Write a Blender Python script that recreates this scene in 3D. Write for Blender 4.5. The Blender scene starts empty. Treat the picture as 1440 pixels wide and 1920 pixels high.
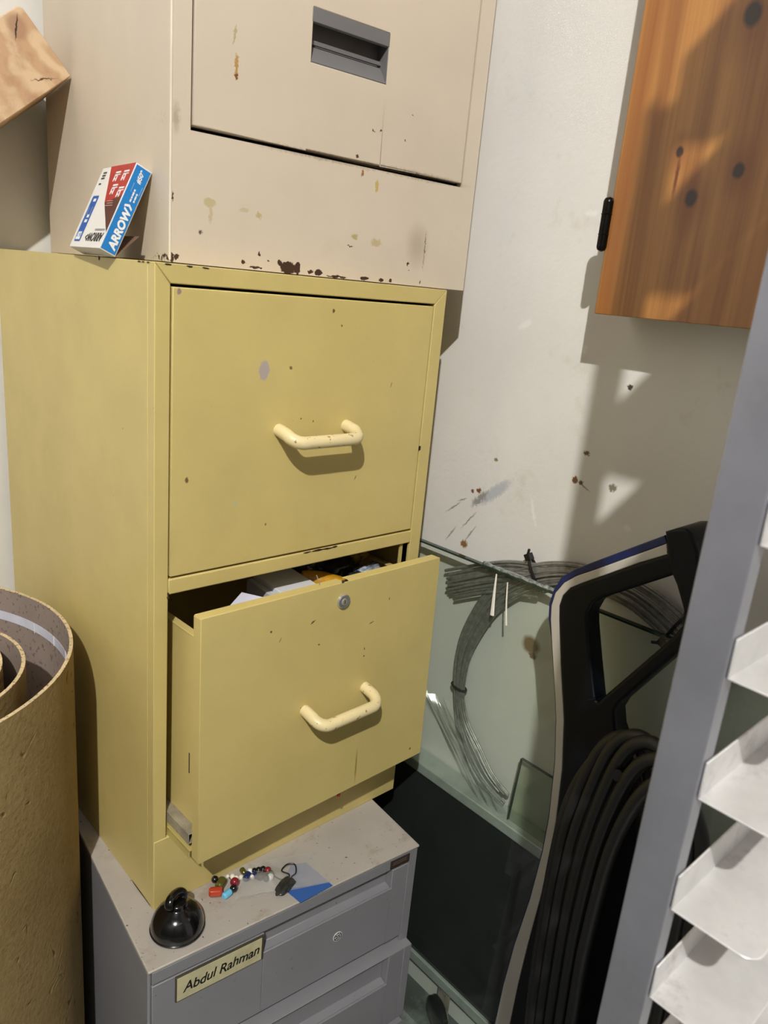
import bpy, bmesh, math, random
from mathutils import Vector, Matrix, Euler
random.seed(4)
PI = math.pi
SC = bpy.context.scene
C = SC.collection

# ------------------------------------------------------------------ camera, world, light, exposure
cam_d = bpy.data.cameras.new('camera'); cam = bpy.data.objects.new('camera', cam_d); C.objects.link(cam)
cam.location = (-0.32166, -0.65780, 0.70967)
cam.rotation_euler = (1.28181684, -0.0892129591, -0.737330285)
cam_d.sensor_fit = 'VERTICAL'; cam_d.sensor_height = 36; cam_d.lens = 36*1414.32/1920
cam_d.clip_start = 0.01
SC.camera = cam
cam_d.dof.use_dof = True; cam_d.dof.focus_distance = 1.0; cam_d.dof.aperture_fstop = 14
SC.view_settings.view_transform = 'Standard'; SC.view_settings.look = 'None'
SC.view_settings.exposure = 1.22; SC.view_settings.gamma = 1.0
SC.view_settings.use_curve_mapping = False
SC.cycles.max_bounces = 8; SC.cycles.transparent_max_bounces = 16

w = bpy.data.worlds.new('world'); SC.world = w; w.use_nodes = True
w.node_tree.nodes['Background'].inputs[0].default_value = (0.8, 0.82, 0.9, 1)
w.node_tree.nodes['Background'].inputs[1].default_value = 0.25

LAMP = (-1.4, -1.6, 2.38)
ld = bpy.data.lights.new('ceiling_bulb_light', 'POINT'); ld.energy = 128; ld.shadow_soft_size = 0.022
ld.color = (1.0, 0.985, 0.945)
lo = bpy.data.objects.new('ceiling_bulb_light', ld); C.objects.link(lo); lo.location = LAMP
ad = bpy.data.lights.new('fill_light', 'AREA'); ad.shape = 'RECTANGLE'; ad.size = 1.2; ad.size_y = 0.12; ad.energy = 0.8  # unseen soft lamp added as weak fill
ad.color = (0.88, 0.93, 1.0)
ao = bpy.data.objects.new('fill_light', ad); C.objects.link(ao); ao.location = (-0.5, -2.3, 2.4)

# ------------------------------------------------------------------ material helpers
def lin(c):
    return tuple(((v/255)/12.92 if v/255 <= 0.04045 else ((v/255+0.055)/1.055)**2.4) for v in c) + (1,)

class NT:
    def __init__(s, name):
        s.m = bpy.data.materials.new(name); s.m.use_nodes = True
        s.t = s.m.node_tree; s.n = s.t.nodes; s.b = s.n['Principled BSDF']
        s.tc = s.n.new('ShaderNodeTexCoord')
    def link(s, a, b): s.t.links.new(a, b)
    def new(s, k, **kw):
        q = s.n.new(k)
        for a, v in kw.items(): setattr(q, a, v)
        return q
    def noise(s, scale, detail=4, rough=0.6, vec=None, stretch=None, dist=0):
        q = s.new('ShaderNodeTexNoise'); q.inputs['Scale'].default_value = scale
        q.inputs['Detail'].default_value = detail; q.inputs['Roughness'].default_value = rough
        q.inputs['Distortion'].default_value = dist
        v = vec or s.tc.outputs['Object']
        if stretch:
            mp = s.new('ShaderNodeMapping'); mp.inputs['Scale'].default_value = stretch
            s.link(v, mp.inputs['Vector']); v = mp.outputs['Vector']
        s.link(v, q.inputs['Vector']); return q
    def rng(s, sock, a, b, c=0.0, d=1.0):
        q = s.new('ShaderNodeMapRange'); q.inputs[1].default_value = a; q.inputs[2].default_value = b
        q.inputs[3].default_value = c; q.inputs[4].default_value = d
        s.link(sock, q.inputs[0]); return q.outputs[0]
    def math(s, op, a, b=None):
        q = s.new('ShaderNodeMath', operation=op)
        for i, x in enumerate((a, b)):
            if x is None: continue
            if isinstance(x, (int, float)): q.inputs[i].default_value = x
            else: s.link(x, q.inputs[i])
        return q.outputs[0]
    def mix(s, f, a, b):
        q = s.new('ShaderNodeMix', data_type='RGBA')
        if isinstance(f, (int, float)): q.inputs[0].default_value = f
        else: s.link(f, q.inputs[0])
        for i, x in ((6, a), (7, b)):
            if isinstance(x, tuple): q.inputs[i].default_value = x
            else: s.link(x, q.inputs[i])
        return q.outputs[2]
    def warped(s, amp, scale=60):
        if not hasattr(s, '_w'): s._w = {}
        k = (amp, scale)
        if k not in s._w:
            n = s.noise(scale, 3)
            a = s.new('ShaderNodeVectorMath', operation='SUBTRACT'); s.link(n.outputs['Color'], a.inputs[0]); a.inputs[1].default_value = (.5, .5, .5)
            b = s.new('ShaderNodeVectorMath', operation='SCALE'); s.link(a.outputs[0], b.inputs[0]); b.inputs['Scale'].default_value = amp
            c = s.new('ShaderNodeVectorMath', operation='ADD'); s.link(s.tc.outputs['Object'], c.inputs[0]); s.link(b.outputs[0], c.inputs[1])
            s._w[k] = c.outputs[0]
        return s._w[k]
    def blob(s, loc, sc, rot=(0, 0, 0), amp=0.006, soft=0.12, wscale=60):
        mp = s.new('ShaderNodeMapping', vector_type='TEXTURE')
        mp.inputs['Location'].default_value = loc; mp.inputs['Rotation'].default_value = rot; mp.inputs['Scale'].default_value = sc
        s.link(s.warped(amp, wscale), mp.inputs['Vector'])
        l = s.new('ShaderNodeVectorMath', operation='LENGTH'); s.link(mp.outputs[0], l.inputs[0])
        return s.rng(l.outputs['Value'], 1-soft, 1+soft, 1, 0)
    def bump(s, sock, strength, dist=0.001):
        q = s.new('ShaderNodeBump'); q.inputs['Strength'].default_value = strength; q.inputs['Distance'].default_value = dist
        s.link(sock, q.inputs['Height']); s.link(q.outputs[0], s.b.inputs['Normal'])

def paint(name, rgb, rough=0.45, metal=0.0, var=0.10, spec=0.5, blobs=(), speck=None, bump=0.15, bscale=250, vscale=9, dirt=None, coat=0):
    """painted or plain surface with tonal variation, specks and placed marks"""
    t = NT(name); base = lin(rgb)
    n = t.noise(vscale, 5)
    dark = tuple(v*(1-var*1.6) for v in base[:3]) + (1,); lite = tuple(min(1, v*(1+var)) for v in base[:3]) + (1,)
    col = t.mix(t.rng(n.outputs[0], .3, .7), dark, lite)
    if dirt:
        dn = t.noise(dirt[1], 8, .7)
        col = t.mix(t.rng(dn.outputs[0], dirt[2], dirt[2]+.12, 0, dirt[3]), col, lin(dirt[0]))
    if speck:
        sn = t.noise(speck[1], 2, .5)
        col = t.mix(t.rng(sn.outputs[0], speck[2], speck[2]+.03), col, lin(speck[0]))
    for b in blobs:
        bl = t.blob(b[0], b[1], b[3] if len(b) > 3 else (0, 0, 0), b[4] if len(b) > 4 else .006, b[5] if len(b) > 5 else .12, 240 if min(b[1]) < .012 else 60)
        if len(b) > 6: bl = t.math('MULTIPLY', bl, b[6])
        col = t.mix(bl, col, lin(b[2]))
    t.link(col, t.b.inputs['Base Color'])
    t.b.inputs['Roughness'].default_value = rough; t.b.inputs['Metallic'].default_value = metal
    t.b.inputs['Specular IOR Level'].default_value = spec
    if coat: t.b.inputs['Coat Weight'].default_value = coat; t.b.inputs['Coat Roughness'].default_value = .1
    if bump:
        bn = t.noise(bscale, 3); t.bump(bn.outputs[0], bump, .0006)
    return t.m

def glassm(name, tint, refl=1.0, rough=0.02, haze=0.0, hazecol=(200, 205, 200)):
    """thin clear sheet: tinted see-through plus mirror reflection by Fresnel"""
    m = bpy.data.materials.new(name); m.use_nodes = True; t = m.node_tree; n = t.nodes; n.remove(n['Principled BSDF'])
    tr = n.new('ShaderNodeBsdfTransparent'); tr.inputs[0].default_value = tint
    gl = n.new('ShaderNodeBsdfGlossy'); gl.inputs['Roughness'].default_value = rough
    fr = n.new('ShaderNodeLayerWeight'); fr.inputs[0].default_value = .5
    pw = n.new('ShaderNodeMath'); pw.operation = 'POWER'; pw.inputs[1].default_value = 5; t.links.new(fr.outputs['Facing'], pw.inputs[0])
    mu = n.new('ShaderNodeMath'); mu.operation = 'MULTIPLY_ADD'; mu.inputs[1].default_value = .9; mu.inputs[2].default_value = .045*refl; mu.use_clamp = True
    t.links.new(pw.outputs[0], mu.inputs[0])
    mx = n.new('ShaderNodeMixShader'); t.links.new(mu.outputs[0], mx.inputs[0]); t.links.new(tr.outputs[0], mx.inputs[1]); t.links.new(gl.outputs[0], mx.inputs[2])
    out = mx
    if haze:
        df = n.new('ShaderNodeBsdfDiffuse'); df.inputs[0].default_value = lin(hazecol)
        m2 = n.new('ShaderNodeMixShader')
        ns = n.new('ShaderNodeTexNoise'); ns.inputs['Scale'].default_value = 22; ns.inputs['Detail'].default_value = 6
        tc = n.new('ShaderNodeTexCoord'); t.links.new(tc.outputs['Object'], ns.inputs['Vector'])
        mr = n.new('ShaderNodeMapRange'); mr.inputs[1].default_value = .35; mr.inputs[2].default_value = .75; mr.inputs[3].default_value = haze*.85; mr.inputs[4].default_value = haze*1.15
        t.links.new(ns.outputs[0], mr.inputs[0]); t.links.new(mr.outputs[0], m2.inputs[0])
        t.links.new(mx.outputs[0], m2.inputs[1]); t.links.new(df.outputs[0], m2.inputs[2]); out = m2
    t.links.new(out.outputs[0], n['Material Output'].inputs[0])
    return m

# ------------------------------------------------------------------ mesh helpers
def box(bm, lo, hi, M=None):
    vs = [bm.verts.new((x, y, z)) for x in (lo[0], hi[0]) for y in (lo[1], hi[1]) for z in (lo[2], hi[2])]
    for f in ((0, 1, 3, 2), (4, 6, 7, 5), (0, 4, 5, 1), (2, 3, 7, 6), (0, 2, 6, 4), (1, 5, 7, 3)):
        bm.faces.new([vs[i] for i in f])
    if M is not None: bmesh.ops.transform(bm, matrix=M, verts=vs)
    return vs

def prism(bm, pts, axis, a, b, M=None):
    """extrude a polygon; pts are (u,v) on the two other axes in order"""
    def P(u, v, k):
        return {0: (k, u, v), 1: (u, k, v), 2: (u, v, k)}[axis]
    A = [bm.verts.new(P(u, v, a)) for u, v in pts]; B = [bm.verts.new(P(u, v, b)) for u, v in pts]
    bm.faces.new(A); bm.faces.new(B[::-1]); n = len(pts)
    for i in range(n): bm.faces.new((A[i], B[i], B[(i+1) % n], A[(i+1) % n]))
    if M is not None: bmesh.ops.transform(bm, matrix=M, verts=A+B)

def smooth_path(pts, n=8, closed=False):
    P = [Vector(p) for p in pts]; out = []; N = len(P)
    rg = range(N) if closed else range(N-1)
    for i in rg:
        if closed: a, b, c, d = P[i-1], P[i], P[(i+1) % N], P[(i+2) % N]
        else: a, b, c, d = P[max(i-1, 0)], P[i], P[i+1], P[min(i+2, N-1)]
        for k in range(n):
            t = k/n
            out.append(.5*((2*b)+(c-a)*t+(2*a-5*b+4*c-d)*t*t+(3*b-a-3*c+d)*t**3))
    if not closed: out.append(P[-1])
    return out

def tube(bm, pts, r, seg=10, closed=False, caps=True, sx=1.0, sy=1.0):
    pts = [Vector(p) for p in pts]; N = len(pts); rings = []
    up = None
    for i, p in enumerate(pts):
        if closed: d = pts[(i+1) % N]-pts[i-1]
        else: d = pts[min(i+1, N-1)]-pts[max(i-1, 0)]
        d.normalize()
        if up is None:
            up = Vector((1, 0, 0)) if abs(d.x) < .9 else Vector((0, 0, 1))
        u = (up-d*up.dot(d)).normalized(); v = d.cross(u); up = u
        rr = r(i/(N-1)) if callable(r) else r
        rings.append([bm.verts.new(p+u*math.cos(2*PI*k/seg)*rr*sx+v*math.sin(2*PI*k/seg)*rr*sy) for k in range(seg)])
    for i in range(N if closed else N-1):
        A, B = rings[i], rings[(i+1) % N]
        for k in range(seg): bm.faces.new((A[k], A[(k+1) % seg], B[(k+1) % seg], B[k]))
    if caps and not closed:
        bm.faces.new(rings[0][::-1]); bm.faces.new(rings[-1])

def lathe(bm, prof, seg=40, M=None):
    rings = []; vs = []
    for r, z in prof:
        if r < 1e-6: v = bm.verts.new((0, 0, z)); rings.append([v]); vs.append(v)
        else:
            R = [bm.verts.new((r*math.cos(2*PI*k/seg), r*math.sin(2*PI*k/seg), z)) for k in range(seg)]; rings.append(R); vs += R
    for A, B in zip(rings, rings[1:]):
        for k in range(seg):
            a, b = A[k % len(A)], A[(k+1) % len(A)]; c, d = B[(k+1) % len(B)], B[k % len(B)]
            f = [x for i, x in enumerate((a, b, c, d)) if x not in (a, b, c, d)[:i]]
            if len(f) > 2: bm.faces.new(f)
    if M is not None: bmesh.ops.transform(bm, matrix=M, verts=vs)

def obj(name, bm, mat, parent=None, smooth=False, bevel=0, seg=2, ang=35, subsurf=0):
    bmesh.ops.recalc_face_normals(bm, faces=bm.faces)
    me = bpy.data.meshes.new(name); bm.to_mesh(me); bm.free()
    me.materials.append(mat)
    o = bpy.data.objects.new(name, me); C.objects.link(o)
    if parent: o.parent = parent
    if smooth:
        for p in me.polygons: p.use_smooth = True
        try: me.set_sharp_from_angle(angle=math.radians(ang))
        except Exception: pass
    if bevel:
        b = o.modifiers.new('bevel', 'BEVEL'); b.width = bevel; b.segments = seg; b.limit_method = 'ANGLE'; b.angle_limit = math.radians(40)
        for p in me.polygons: p.use_smooth = True
        try: me.set_sharp_from_angle(angle=math.radians(30))
        except Exception: pass
        b.harden_normals = False
    if subsurf:
        s = o.modifiers.new('subsurf', 'SUBSURF'); s.levels = s.render_levels = subsurf
    return o

def thing(name, label, cat, loc=(0, 0, 0), rot=(0, 0, 0), group=None):
    o = bpy.data.objects.new(name, None); C.objects.link(o); o.location = loc; o.rotation_euler = rot
    o.empty_display_size = .05; o['label'] = label; o['category'] = cat
    if group: o['group'] = group
    return o

def struct(name, bm, mat):
    o = obj(name, bm, mat); o['kind'] = 'structure'; return o

def NB(): return bmesh.new()

def plate(polys, depth, bevel=0.0):
    """flat outline with holes (lists of 2D points), extruded; returns a bmesh in XY, thickness along Z"""
    cu = bpy.data.curves.new('outline', 'CURVE'); cu.dimensions = '2D'; cu.fill_mode = 'BOTH'; cu.extrude = depth/2
    cu.bevel_depth = bevel; cu.bevel_resolution = 3; cu.offset = -bevel
    for pts in polys:
        s = cu.splines.new('POLY'); s.points.add(len(pts)-1)
        for q, (x, y) in zip(s.points, pts): q.co = (x, y, 0, 1)
        s.use_cyclic_u = True
    o = bpy.data.objects.new('outline', cu); C.objects.link(o)
    dg = bpy.context.evaluated_depsgraph_get(); me = bpy.data.meshes.new_from_object(o.evaluated_get(dg))
    bm = bmesh.new(); bm.from_mesh(me)
    bpy.data.objects.remove(o); bpy.data.curves.remove(cu); bpy.data.meshes.remove(me)
    return bm

def text_bm(body, size, depth=0.0002, shear=0.0, offset=0.0, align='LEFT', space=1.0):
    cu = bpy.data.curves.new('text', 'FONT'); cu.body = body; cu.size = size; cu.extrude = depth/2; cu.shear = shear
    cu.offset = offset; cu.align_x = align; cu.space_character = space
    o = bpy.data.objects.new('text', cu); C.objects.link(o)
    dg = bpy.context.evaluated_depsgraph_get(); me = bpy.data.meshes.new_from_object(o.evaluated_get(dg))
    bm = bmesh.new(); bm.from_mesh(me)
    bpy.data.objects.remove(o); bpy.data.curves.remove(cu); bpy.data.meshes.remove(me)
    return bm

def frameM(org, xa, ya):
    xa = Vector(xa).normalized(); ya = Vector(ya).normalized(); za = xa.cross(ya)
    M = Matrix((xa, ya, za)).transposed().to_4x4(); M.translation = Vector(org); return M

def xf(bm, M): bmesh.ops.transform(bm, matrix=M, verts=bm.verts); return bm

# ------------------------------------------------------------------ room shell
ZF = -0.43; XW = 0.48; YB = 0.457
wb = []
for y, z, ry, rz, a, c in ((-.036, .455, .030, .007, -.75, (168, 172, 180)), (-.012, .440, .018, .005, -.8, (120, 118, 112)),
                            (-.0375, .458, .02, .006, -.75, (190, 192, 198))):
    wb.append(((XW, y, z), (.05, ry, rz), c, (a, 0, 0), .012, .35, .75))
for y, z, r, c in ((-.008, .4505, .004, (120, 80, 45)), (-.157, .503, .0045, (110, 75, 45)), (-.1665, .5017, .003, (100, 70, 45)),
                   (-.167, .539, .0035, (110, 80, 50)), (-.209, .6252, .0035, (70, 65, 60)), (.0067, .3667, .006, (140, 100, 60)),
                   (-.209, .5058, .005, (130, 120, 105)), (-.1313, .2645, .014, (130, 105, 75)), (-.137, .252, .006, (120, 95, 70)),
                   (-.186, .24, .003, (100, 80, 60)), (-.225, .30, .003, (110, 85, 60)), (-.03, .5, .003, (150, 130, 100)), (.004, .447, .003, (120, 85, 50))):
    wb.append(((XW, y, z), (.05, r, r*.9), c, (0, 0, 0), .008, .25))
for y, z, l, a in ((.0035, .404, .016, .9), (.035, .415, .014, .7), (.034, .375, .013, 1.0), (-.002, .385, .014, 1.0), (-.17, .498, .009, -.4), (.02, .43, .007, .5)):
    wb.append(((XW, y, z), (.05, l, .0011), (105, 95, 80), (-a, 0, 0), .004, .5, .7))
for y, z, ry, rz, a in ((-.103, .446, .018, .0022, 1.2), (-.0481, .681, .010, .004, -.5), (-.1212, .8134, .008, .003, 0), (-.2369, .4637, .004, .004, 0), (-.14, .66, .004, .006, .3)):
    wb.append(((XW, y, z), (.05, ry, rz), (240, 238, 236), (a, 0, 0), .008, .4, .6))
M_wall = paint('white_painted_plaster', (226, 223, 218), rough=.48, var=.04, bump=.5, bscale=140, vscale=5, blobs=wb, dirt=((196, 186, 168), 11, .60, .45), spec=.5)
M_wall2 = paint('white_painted_plaster_plain', (226, 223, 216), rough=.5, var=.04, bump=.4, bscale=140)
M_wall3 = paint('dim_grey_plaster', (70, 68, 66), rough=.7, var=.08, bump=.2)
M_floor = paint('grey_green_stone_tile', (92, 98, 94), rough=.25, var=.2, bump=.1, vscale=14, dirt=((150, 156, 150), 7, .52, .5))
M_ceil = paint('dimmed_ceiling_paint', (92, 91, 90), rough=.8, var=.02)  # ceiling greyed down to cut the light bounced off it
def slab(name, lo, hi, m):
    b = NB(); box(b, lo, hi); return struct(name, b, m)
slab('wall_right', (XW, -3.0, ZF-.1), (XW+.1, YB+.1, 2.5), M_wall)
slab('wall_back', (-2.5, YB, ZF-.1), (XW, YB+.1, 2.5), M_wall2)
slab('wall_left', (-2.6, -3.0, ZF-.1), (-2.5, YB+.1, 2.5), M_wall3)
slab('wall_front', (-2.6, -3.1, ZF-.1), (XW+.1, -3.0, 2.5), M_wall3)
slab('floor', (-2.5, -3.0, ZF-.1), (XW, YB, ZF), M_floor)
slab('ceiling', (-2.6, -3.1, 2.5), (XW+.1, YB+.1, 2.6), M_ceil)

# ------------------------------------------------------------------ yellow filing cabinet
RUST = (62, 40, 28)
def Yb(x, z, rx, rz, c=(120, 100, 60), a=0, soft=.25, amp=.004): return ((x, 0, z), (rx, .12, rz), c, (0, a, 0), amp, soft)
ych = [Yb(.1198, .6174, .006, .010, (178, 164, 158), .1, .1, .006), Yb(.153, .620, .002, .002), Yb(.2052, .6809, .002, .002, (90, 75, 40)), Yb(.2177, .666, .0015, .001),
       Yb(.0344, .510, .0018, .003, (110, 90, 50)), Yb(.0904, .478, .004, .0035, (196, 184, 130)), Yb(.0234, .690, .002, .003, (150, 130, 120)), Yb(.13, .45, .001, .001),
       Yb(.255, .49, .0006, .003, (110, 90, 45), .6), Yb(.30, .60, .0006, .003, (150, 130, 70), .4), Yb(.17, .565, .0008, .0012), Yb(.187, .562, .0008, .0012)]
dch = [((.1647, -.06, .3449), (.004, .03, .0009), (70, 58, 35), (0, -.5, 0), .003, .3), ((.1075, -.06, .3478), (.0013, .03, .0013), (60, 50, 30), (0, 0, 0), .002, .3),
       ((.2553, -.06, .3211), (.004, .03, .0006), (80, 65, 40), (0, -.2, 0), .003, .3), ((.283, -.06, .3463), (.0008, .03, .0018), (70, 55, 30), (0, 0, 0), .002, .3),
       ((.2479, -.06, .125), (.0012, .03, .02), (150, 128, 70), (0, 0, 0), .002, .5), ((.3477, -.06, .1103), (.0018, .03, .0018), (130, 80, 40), (0, 0, 0), .002, .3),
       ((.1747, -.06, .3145), (.0015, .03, .001), (80, 70, 40), (0, 0, 0), .002, .3), ((.2471, -.06, .2791), (.001, .03, .001), (80, 60, 30), (0, 0, 0), .002, .3),
       ((.247, -.06, .289), (.001, .03, .002), (90, 70, 30), (0, 0, 0), .002, .3), ((.12, -.06, .335), (.0006, .03, .003), (110, 90, 50), (0, .5, 0), .002, .3)]
YEL = (206, 186, 118)
M_yel = paint('yellow_cabinet_enamel', YEL, rough=.42, var=.05, blobs=ych, speck=((120, 95, 50), 210, .775), bump=.12, dirt=((188, 166, 84), 6, .6, .35))
M_yeld = paint('yellow_drawer_enamel', YEL, rough=.42, var=.05, blobs=dch, speck=((110, 88, 48), 210, .775), bump=.12, dirt=((186, 166, 88), 6, .6, .35))
M_yin = paint('yellow_inner_enamel', (190, 172, 104), rough=.5, var=.06, speck=((110, 90, 60), 120, .72))
M_cream = paint('cream_plastic', (232, 214, 164), rough=.38, var=.07, speck=((165, 125, 85), 160, .66), bump=.3, bscale=300, dirt=((206, 176, 124), 60, .6, .5))
M_dark = paint('gap_shade', (14, 13, 12), rough=.8, var=.1, bump=0)  # near-black standing in for shade inside gaps, slots and keyhole
M_rust = paint('rust', RUST, rough=.9, var=.3, bump=.5)
M_chrome = paint('chrome', (205, 205, 205), rough=.22, metal=.75, var=.05, bump=0)
M_steel = paint('zinc_steel', (176, 168, 150), rough=.4, metal=.35, var=.2, vscale=60, dirt=((95, 78, 55), 70, .55, .7))

W, D, H = .380, .4462, .7138
yc = thing('filing_cabinet', 'yellow two-drawer metal filing cabinet with its lower drawer pulled open', 'filing cabinet')
b = NB()
t_ = .0012
box(b, (0, .0142, 0), (t_, D, H)); box(b, (W-t_, .0142, 0), (W, D, H)); box(b, (t_, D-t_, 0), (W-t_, D, H)); box(b, (t_, .0142, H-t_), (W-t_, D-t_, H))
box(b, (t_, .02, 0), (W-t_, D-t_, t_))
obj('body', b, M_yel, yc, bevel=.0006)
b = NB(); s = .0155; r_ = .0190; zt = .6957
prism(b, [(0, 0), (0, H), (s, zt), (s, .094), (s, 0)], 1, 0, .014)              # left stile, mitred
prism(b, [(W, 0), (W-r_, 0), (W-r_, zt), (W, H)], 1, 0, .014)
prism(b, [(.0004, H), (W-.0004, H), (W-r_, zt+.0004), (s, zt+.0004)], 1, 0, .014)
obj('front_frame', b, M_yel, yc, bevel=.0009)
b = NB(); box(b, (s, -.0003, .3905), (W-r_, .012, .4075)); obj('middle_rail', b, M_yel, yc, bevel=.0015)
b = NB(); box(b, (.0005, -.0008, 0), (W-.0005, .004, .0935)); box(b, (s, .004, .082), (W-r_, .02, .0935)); obj('kick_plate', b, M_yel, yc, bevel=.0008)
# the partition that carries the upper drawer, inner liner
b = NB(); box(b, (s, .012, .392), (W-r_, D-.004, .3935)); obj('inner_shelf', b, M_yin, yc)
b = NB(); box(b, (W-r_-.014, .004, .36), (W-r_-.0005, .006, .3905)); box(b, (W-r_-.009, .004, .30), (W-r_-.0005, .006, .3905)); obj('corner_bracket', b, M_yin, yc)
b = NB()
for x in (.3597, ): box(b, (x-.0022, -.0004, .516), (x+.0022, .0006, .521))
obj('latch_slot', b, M_dark, yc)
# chips on the frame
b = NB()
random.seed(11)
def chip(bm, c, ux, uz, rx, rz, n=9, off=(0, -.0004, 0), jag=.35):
    c = Vector(c); ux = Vector(ux); uz = Vector(uz); pts = []
    for k in range(n):
        a = 2*PI*k/n; q = 1+random.uniform(-jag, jag)
        pts.append(c+ux*math.cos(a)*rx*q+uz*math.sin(a)*rz*q)
    d = ux.cross(uz).normalized()*.00015
    A = [bm.verts.new(p+Vector(off)-d) for p in pts]; B = [bm.verts.new(p+Vector(off)+d) for p in pts]
    bm.faces.new(A); bm.faces.new(B[::-1])
    for k in range(n): bm.faces.new((A[k], B[k], B[(k+1) % n], A[(k+1) % n]))
b.free()
def one_chip(*a, **k):
    b = NB(); chip(b, *a, **k); obj('paint_chip', b, M_rust, yc)
for x, rx in ((.205, .008), (.218, .010), (.19, .006), (.232, .004)): one_chip((x, 0, .4065), (1, 0, 0), (0, 0, 1), rx, .0012)
for x in (.012, .034, .05): one_chip((x, 0, .7125), (1, 0, 0), (0, 0, 1), .003, .0007)
for y in (.012, .022, .03): one_chip((0, y, .7128), (0, 1, 0), (0, 0, 1), .0028, .0007, off=(-.0004, 0, 0))
one_chip((0, .12, .7125), (0, 1, 0), (0, 0, 1), .002, .002, off=(-.0004, 0, 0))
one_chip((0, .335, .001), (0, 1, 0), (0, 0, 1), .01, .002, off=(-.0004, 0, 0)); one_chip((0, .03, .002), (0, 1, 0), (0, 0, 1), .02, .0008, off=(-.0004, 0, 0))
for z in (.388, .392): one_chip((.0152, 0, z), (1, 0, 0), (0, 0, 1), .0012, .0018)
# upper drawer, closed
d1 = obj('upper_drawer', (lambda b: (box(b, (.0172, -.0006, .4098), (.3588, .013, .6935)), b)[1])(NB()), M_yel, yc, bevel=.0012)
d1['label'] = 'closed upper drawer front'
b = NB(); box(b, (.018, .013, .42), (.3575, .40, .68)); obj('upper_drawer_box', b, M_yin, yc)

def handle_bm(x0, x1, zf, yf, p=.0300, drop=.0092, r=.0071, M=None):
    b = NB()
    f = lambda t: Vector((0, -p*math.sin(t), -drop*math.sin(t)))
    rc = .014; pts = [Vector((x0, yf+.004, zf))]
    pts.append(Vector((x0, yf-.004, zf-.0006)))
    n = 8
    for k in range(n+1):
        a = PI/2*k/n
        pts.append(Vector((x0+rc*(1-math.cos(a)), yf-(p-rc)-rc*math.sin(a), zf-drop*(.3+.7*math.sin(a)))))
    for k in range(1, 8): pts.append(Vector((x0+rc+(x1-x0-2*rc)*k/8, yf-p, zf-drop)))
    for k in range(n+1):
        a = PI/2*(1-k/n)
        pts.append(Vector((x1-rc*(1-math.cos(a)), yf-(p-rc)-rc*math.sin(a), zf-drop*(.3+.7*math.sin(a)))))
    pts.append(Vector((x1, yf-.004, zf-.0006))); pts.append(Vector((x1, yf+.004, zf)))
    tube(b, pts, r, 18)
    if M is not None: xf(b, M)
    return b
o = obj('handle', handle_bm(.1415, .2345, .5545, -.0005), M_cream, d1, smooth=True); o['label'] = 'cream plastic pull handle'

# lower drawer, pulled out about six centimetres, slightly skewed
DM = Matrix.Translation((.0229, -.0599, .0951)) @ Matrix.Rotation(.0196, 4, 'Z') @ Matrix.Rotation(-.0183, 4, 'X')
DW, DH = .3475, .2885
b = NB(); box(b, (0, 0, 0), (DW, .0012, DH), DM); box(b, (0, .0012, 0), (.0012, .0145, DH-.001), DM); box(b, (DW-.0012, .0012, 0), (DW, .0145, DH-.001), DM)
box(b, (0.0005, .0012, 0), (DW-.0005, .0145, .0012), DM)
box(b, (.008, .0138, .004), (DW-.008, .0146, DH-.004), DM)
# top return with a bent, torn notch near the lock
prism(b, [(.0008, .0012), (.183, .0012), (.186, .006), (.184, .0145), (.0008, .0145)], 2, DH-.0013, DH, DM)
prism(b, [(.193, .0012), (DW-.0008, .0012), (DW-.0008, .0145), (.193, .0145), (.195, .008)], 2, DH-.0013, DH, DM)
d2 = obj('lower_drawer', b, M_yeld, yc, bevel=.0007); d2['label'] = 'open lower drawer front'
b = NB(); sx0, sx1 = .008, DW-.010; st = .258
box(b, (sx0, .0146, .012), (sx0+.001, .40, st), DM); box(b, (sx1-.001, .0146, .012), (sx1, .40, st), DM)
box(b, (sx0, .0146, .012), (sx1, .40, .013), DM); box(b, (sx0, .399, .012), (sx1, .40, st), DM)
box(b, (sx0-.0006, .0146, st-.002), (sx0+.008, .40, st), DM); box(b, (sx1-.008, .0146, st-.002), (sx1+.0006, .40, st), DM)
obj('drawer_box', b, M_yeld, d2, bevel=.0004)
b = NB(); box(b, (sx0-.0003, .034, .092), (sx0+.0002, .0355, .117), DM); obj('side_slot', b, M_dark, d2)
# slides at the foot of the drawer side
b = NB(); box(b, (-.004, .0146, .030), (sx0, .36, .0315), DM); box(b, (-.004, .0146, .018), (-.003, .36, .031), DM)
box(b, (-.0035, .0148, .0185), (sx0, .36, .0195), DM)
obj('drawer_slide', b, M_steel, d2, bevel=.0003); b = NB()
box(b, (sx1, .0146, .030), (sx1+.008, .36, .0315), DM)
obj('drawer_slide', b, M_steel, d2, bevel=.0003)
b = NB(); box(b, (-.003, .0146, .008), (sx0, .36, .0098), DM); box(b, (-.003, .0146, -.0005), (-.002, .36, .0095), DM)
obj('drawer_slide', b, M_yin, d2, bevel=.0003)
b = NB(); prism(b, [(.0157, .094), (.035, .0935), (.0175, .125)], 1, .004, .0055); obj('gusset', b, M_yin, yc)
hM = Matrix.Identity(4)
o = obj('handle', handle_bm(.1365, .2295, .1405, 0, M=DM), M_cream, d2, smooth=True); o['label'] = 'cream plastic pull handle, stained'
LM = DM @ Matrix.Translation((.1845, -.0002, .2655)) @ Matrix.Rotation(PI/2, 4, 'X')
b = NB(); lathe(b, [(0, .0012), (.0048, .0012), (.0052, .003), (.0082, .0028), (.0088, .0018), (.0090, -.001)], 36, LM)
lk = obj('lock', b, M_chrome, d2, smooth=True, ang=30); lk['label'] = 'round chrome lock'
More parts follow.
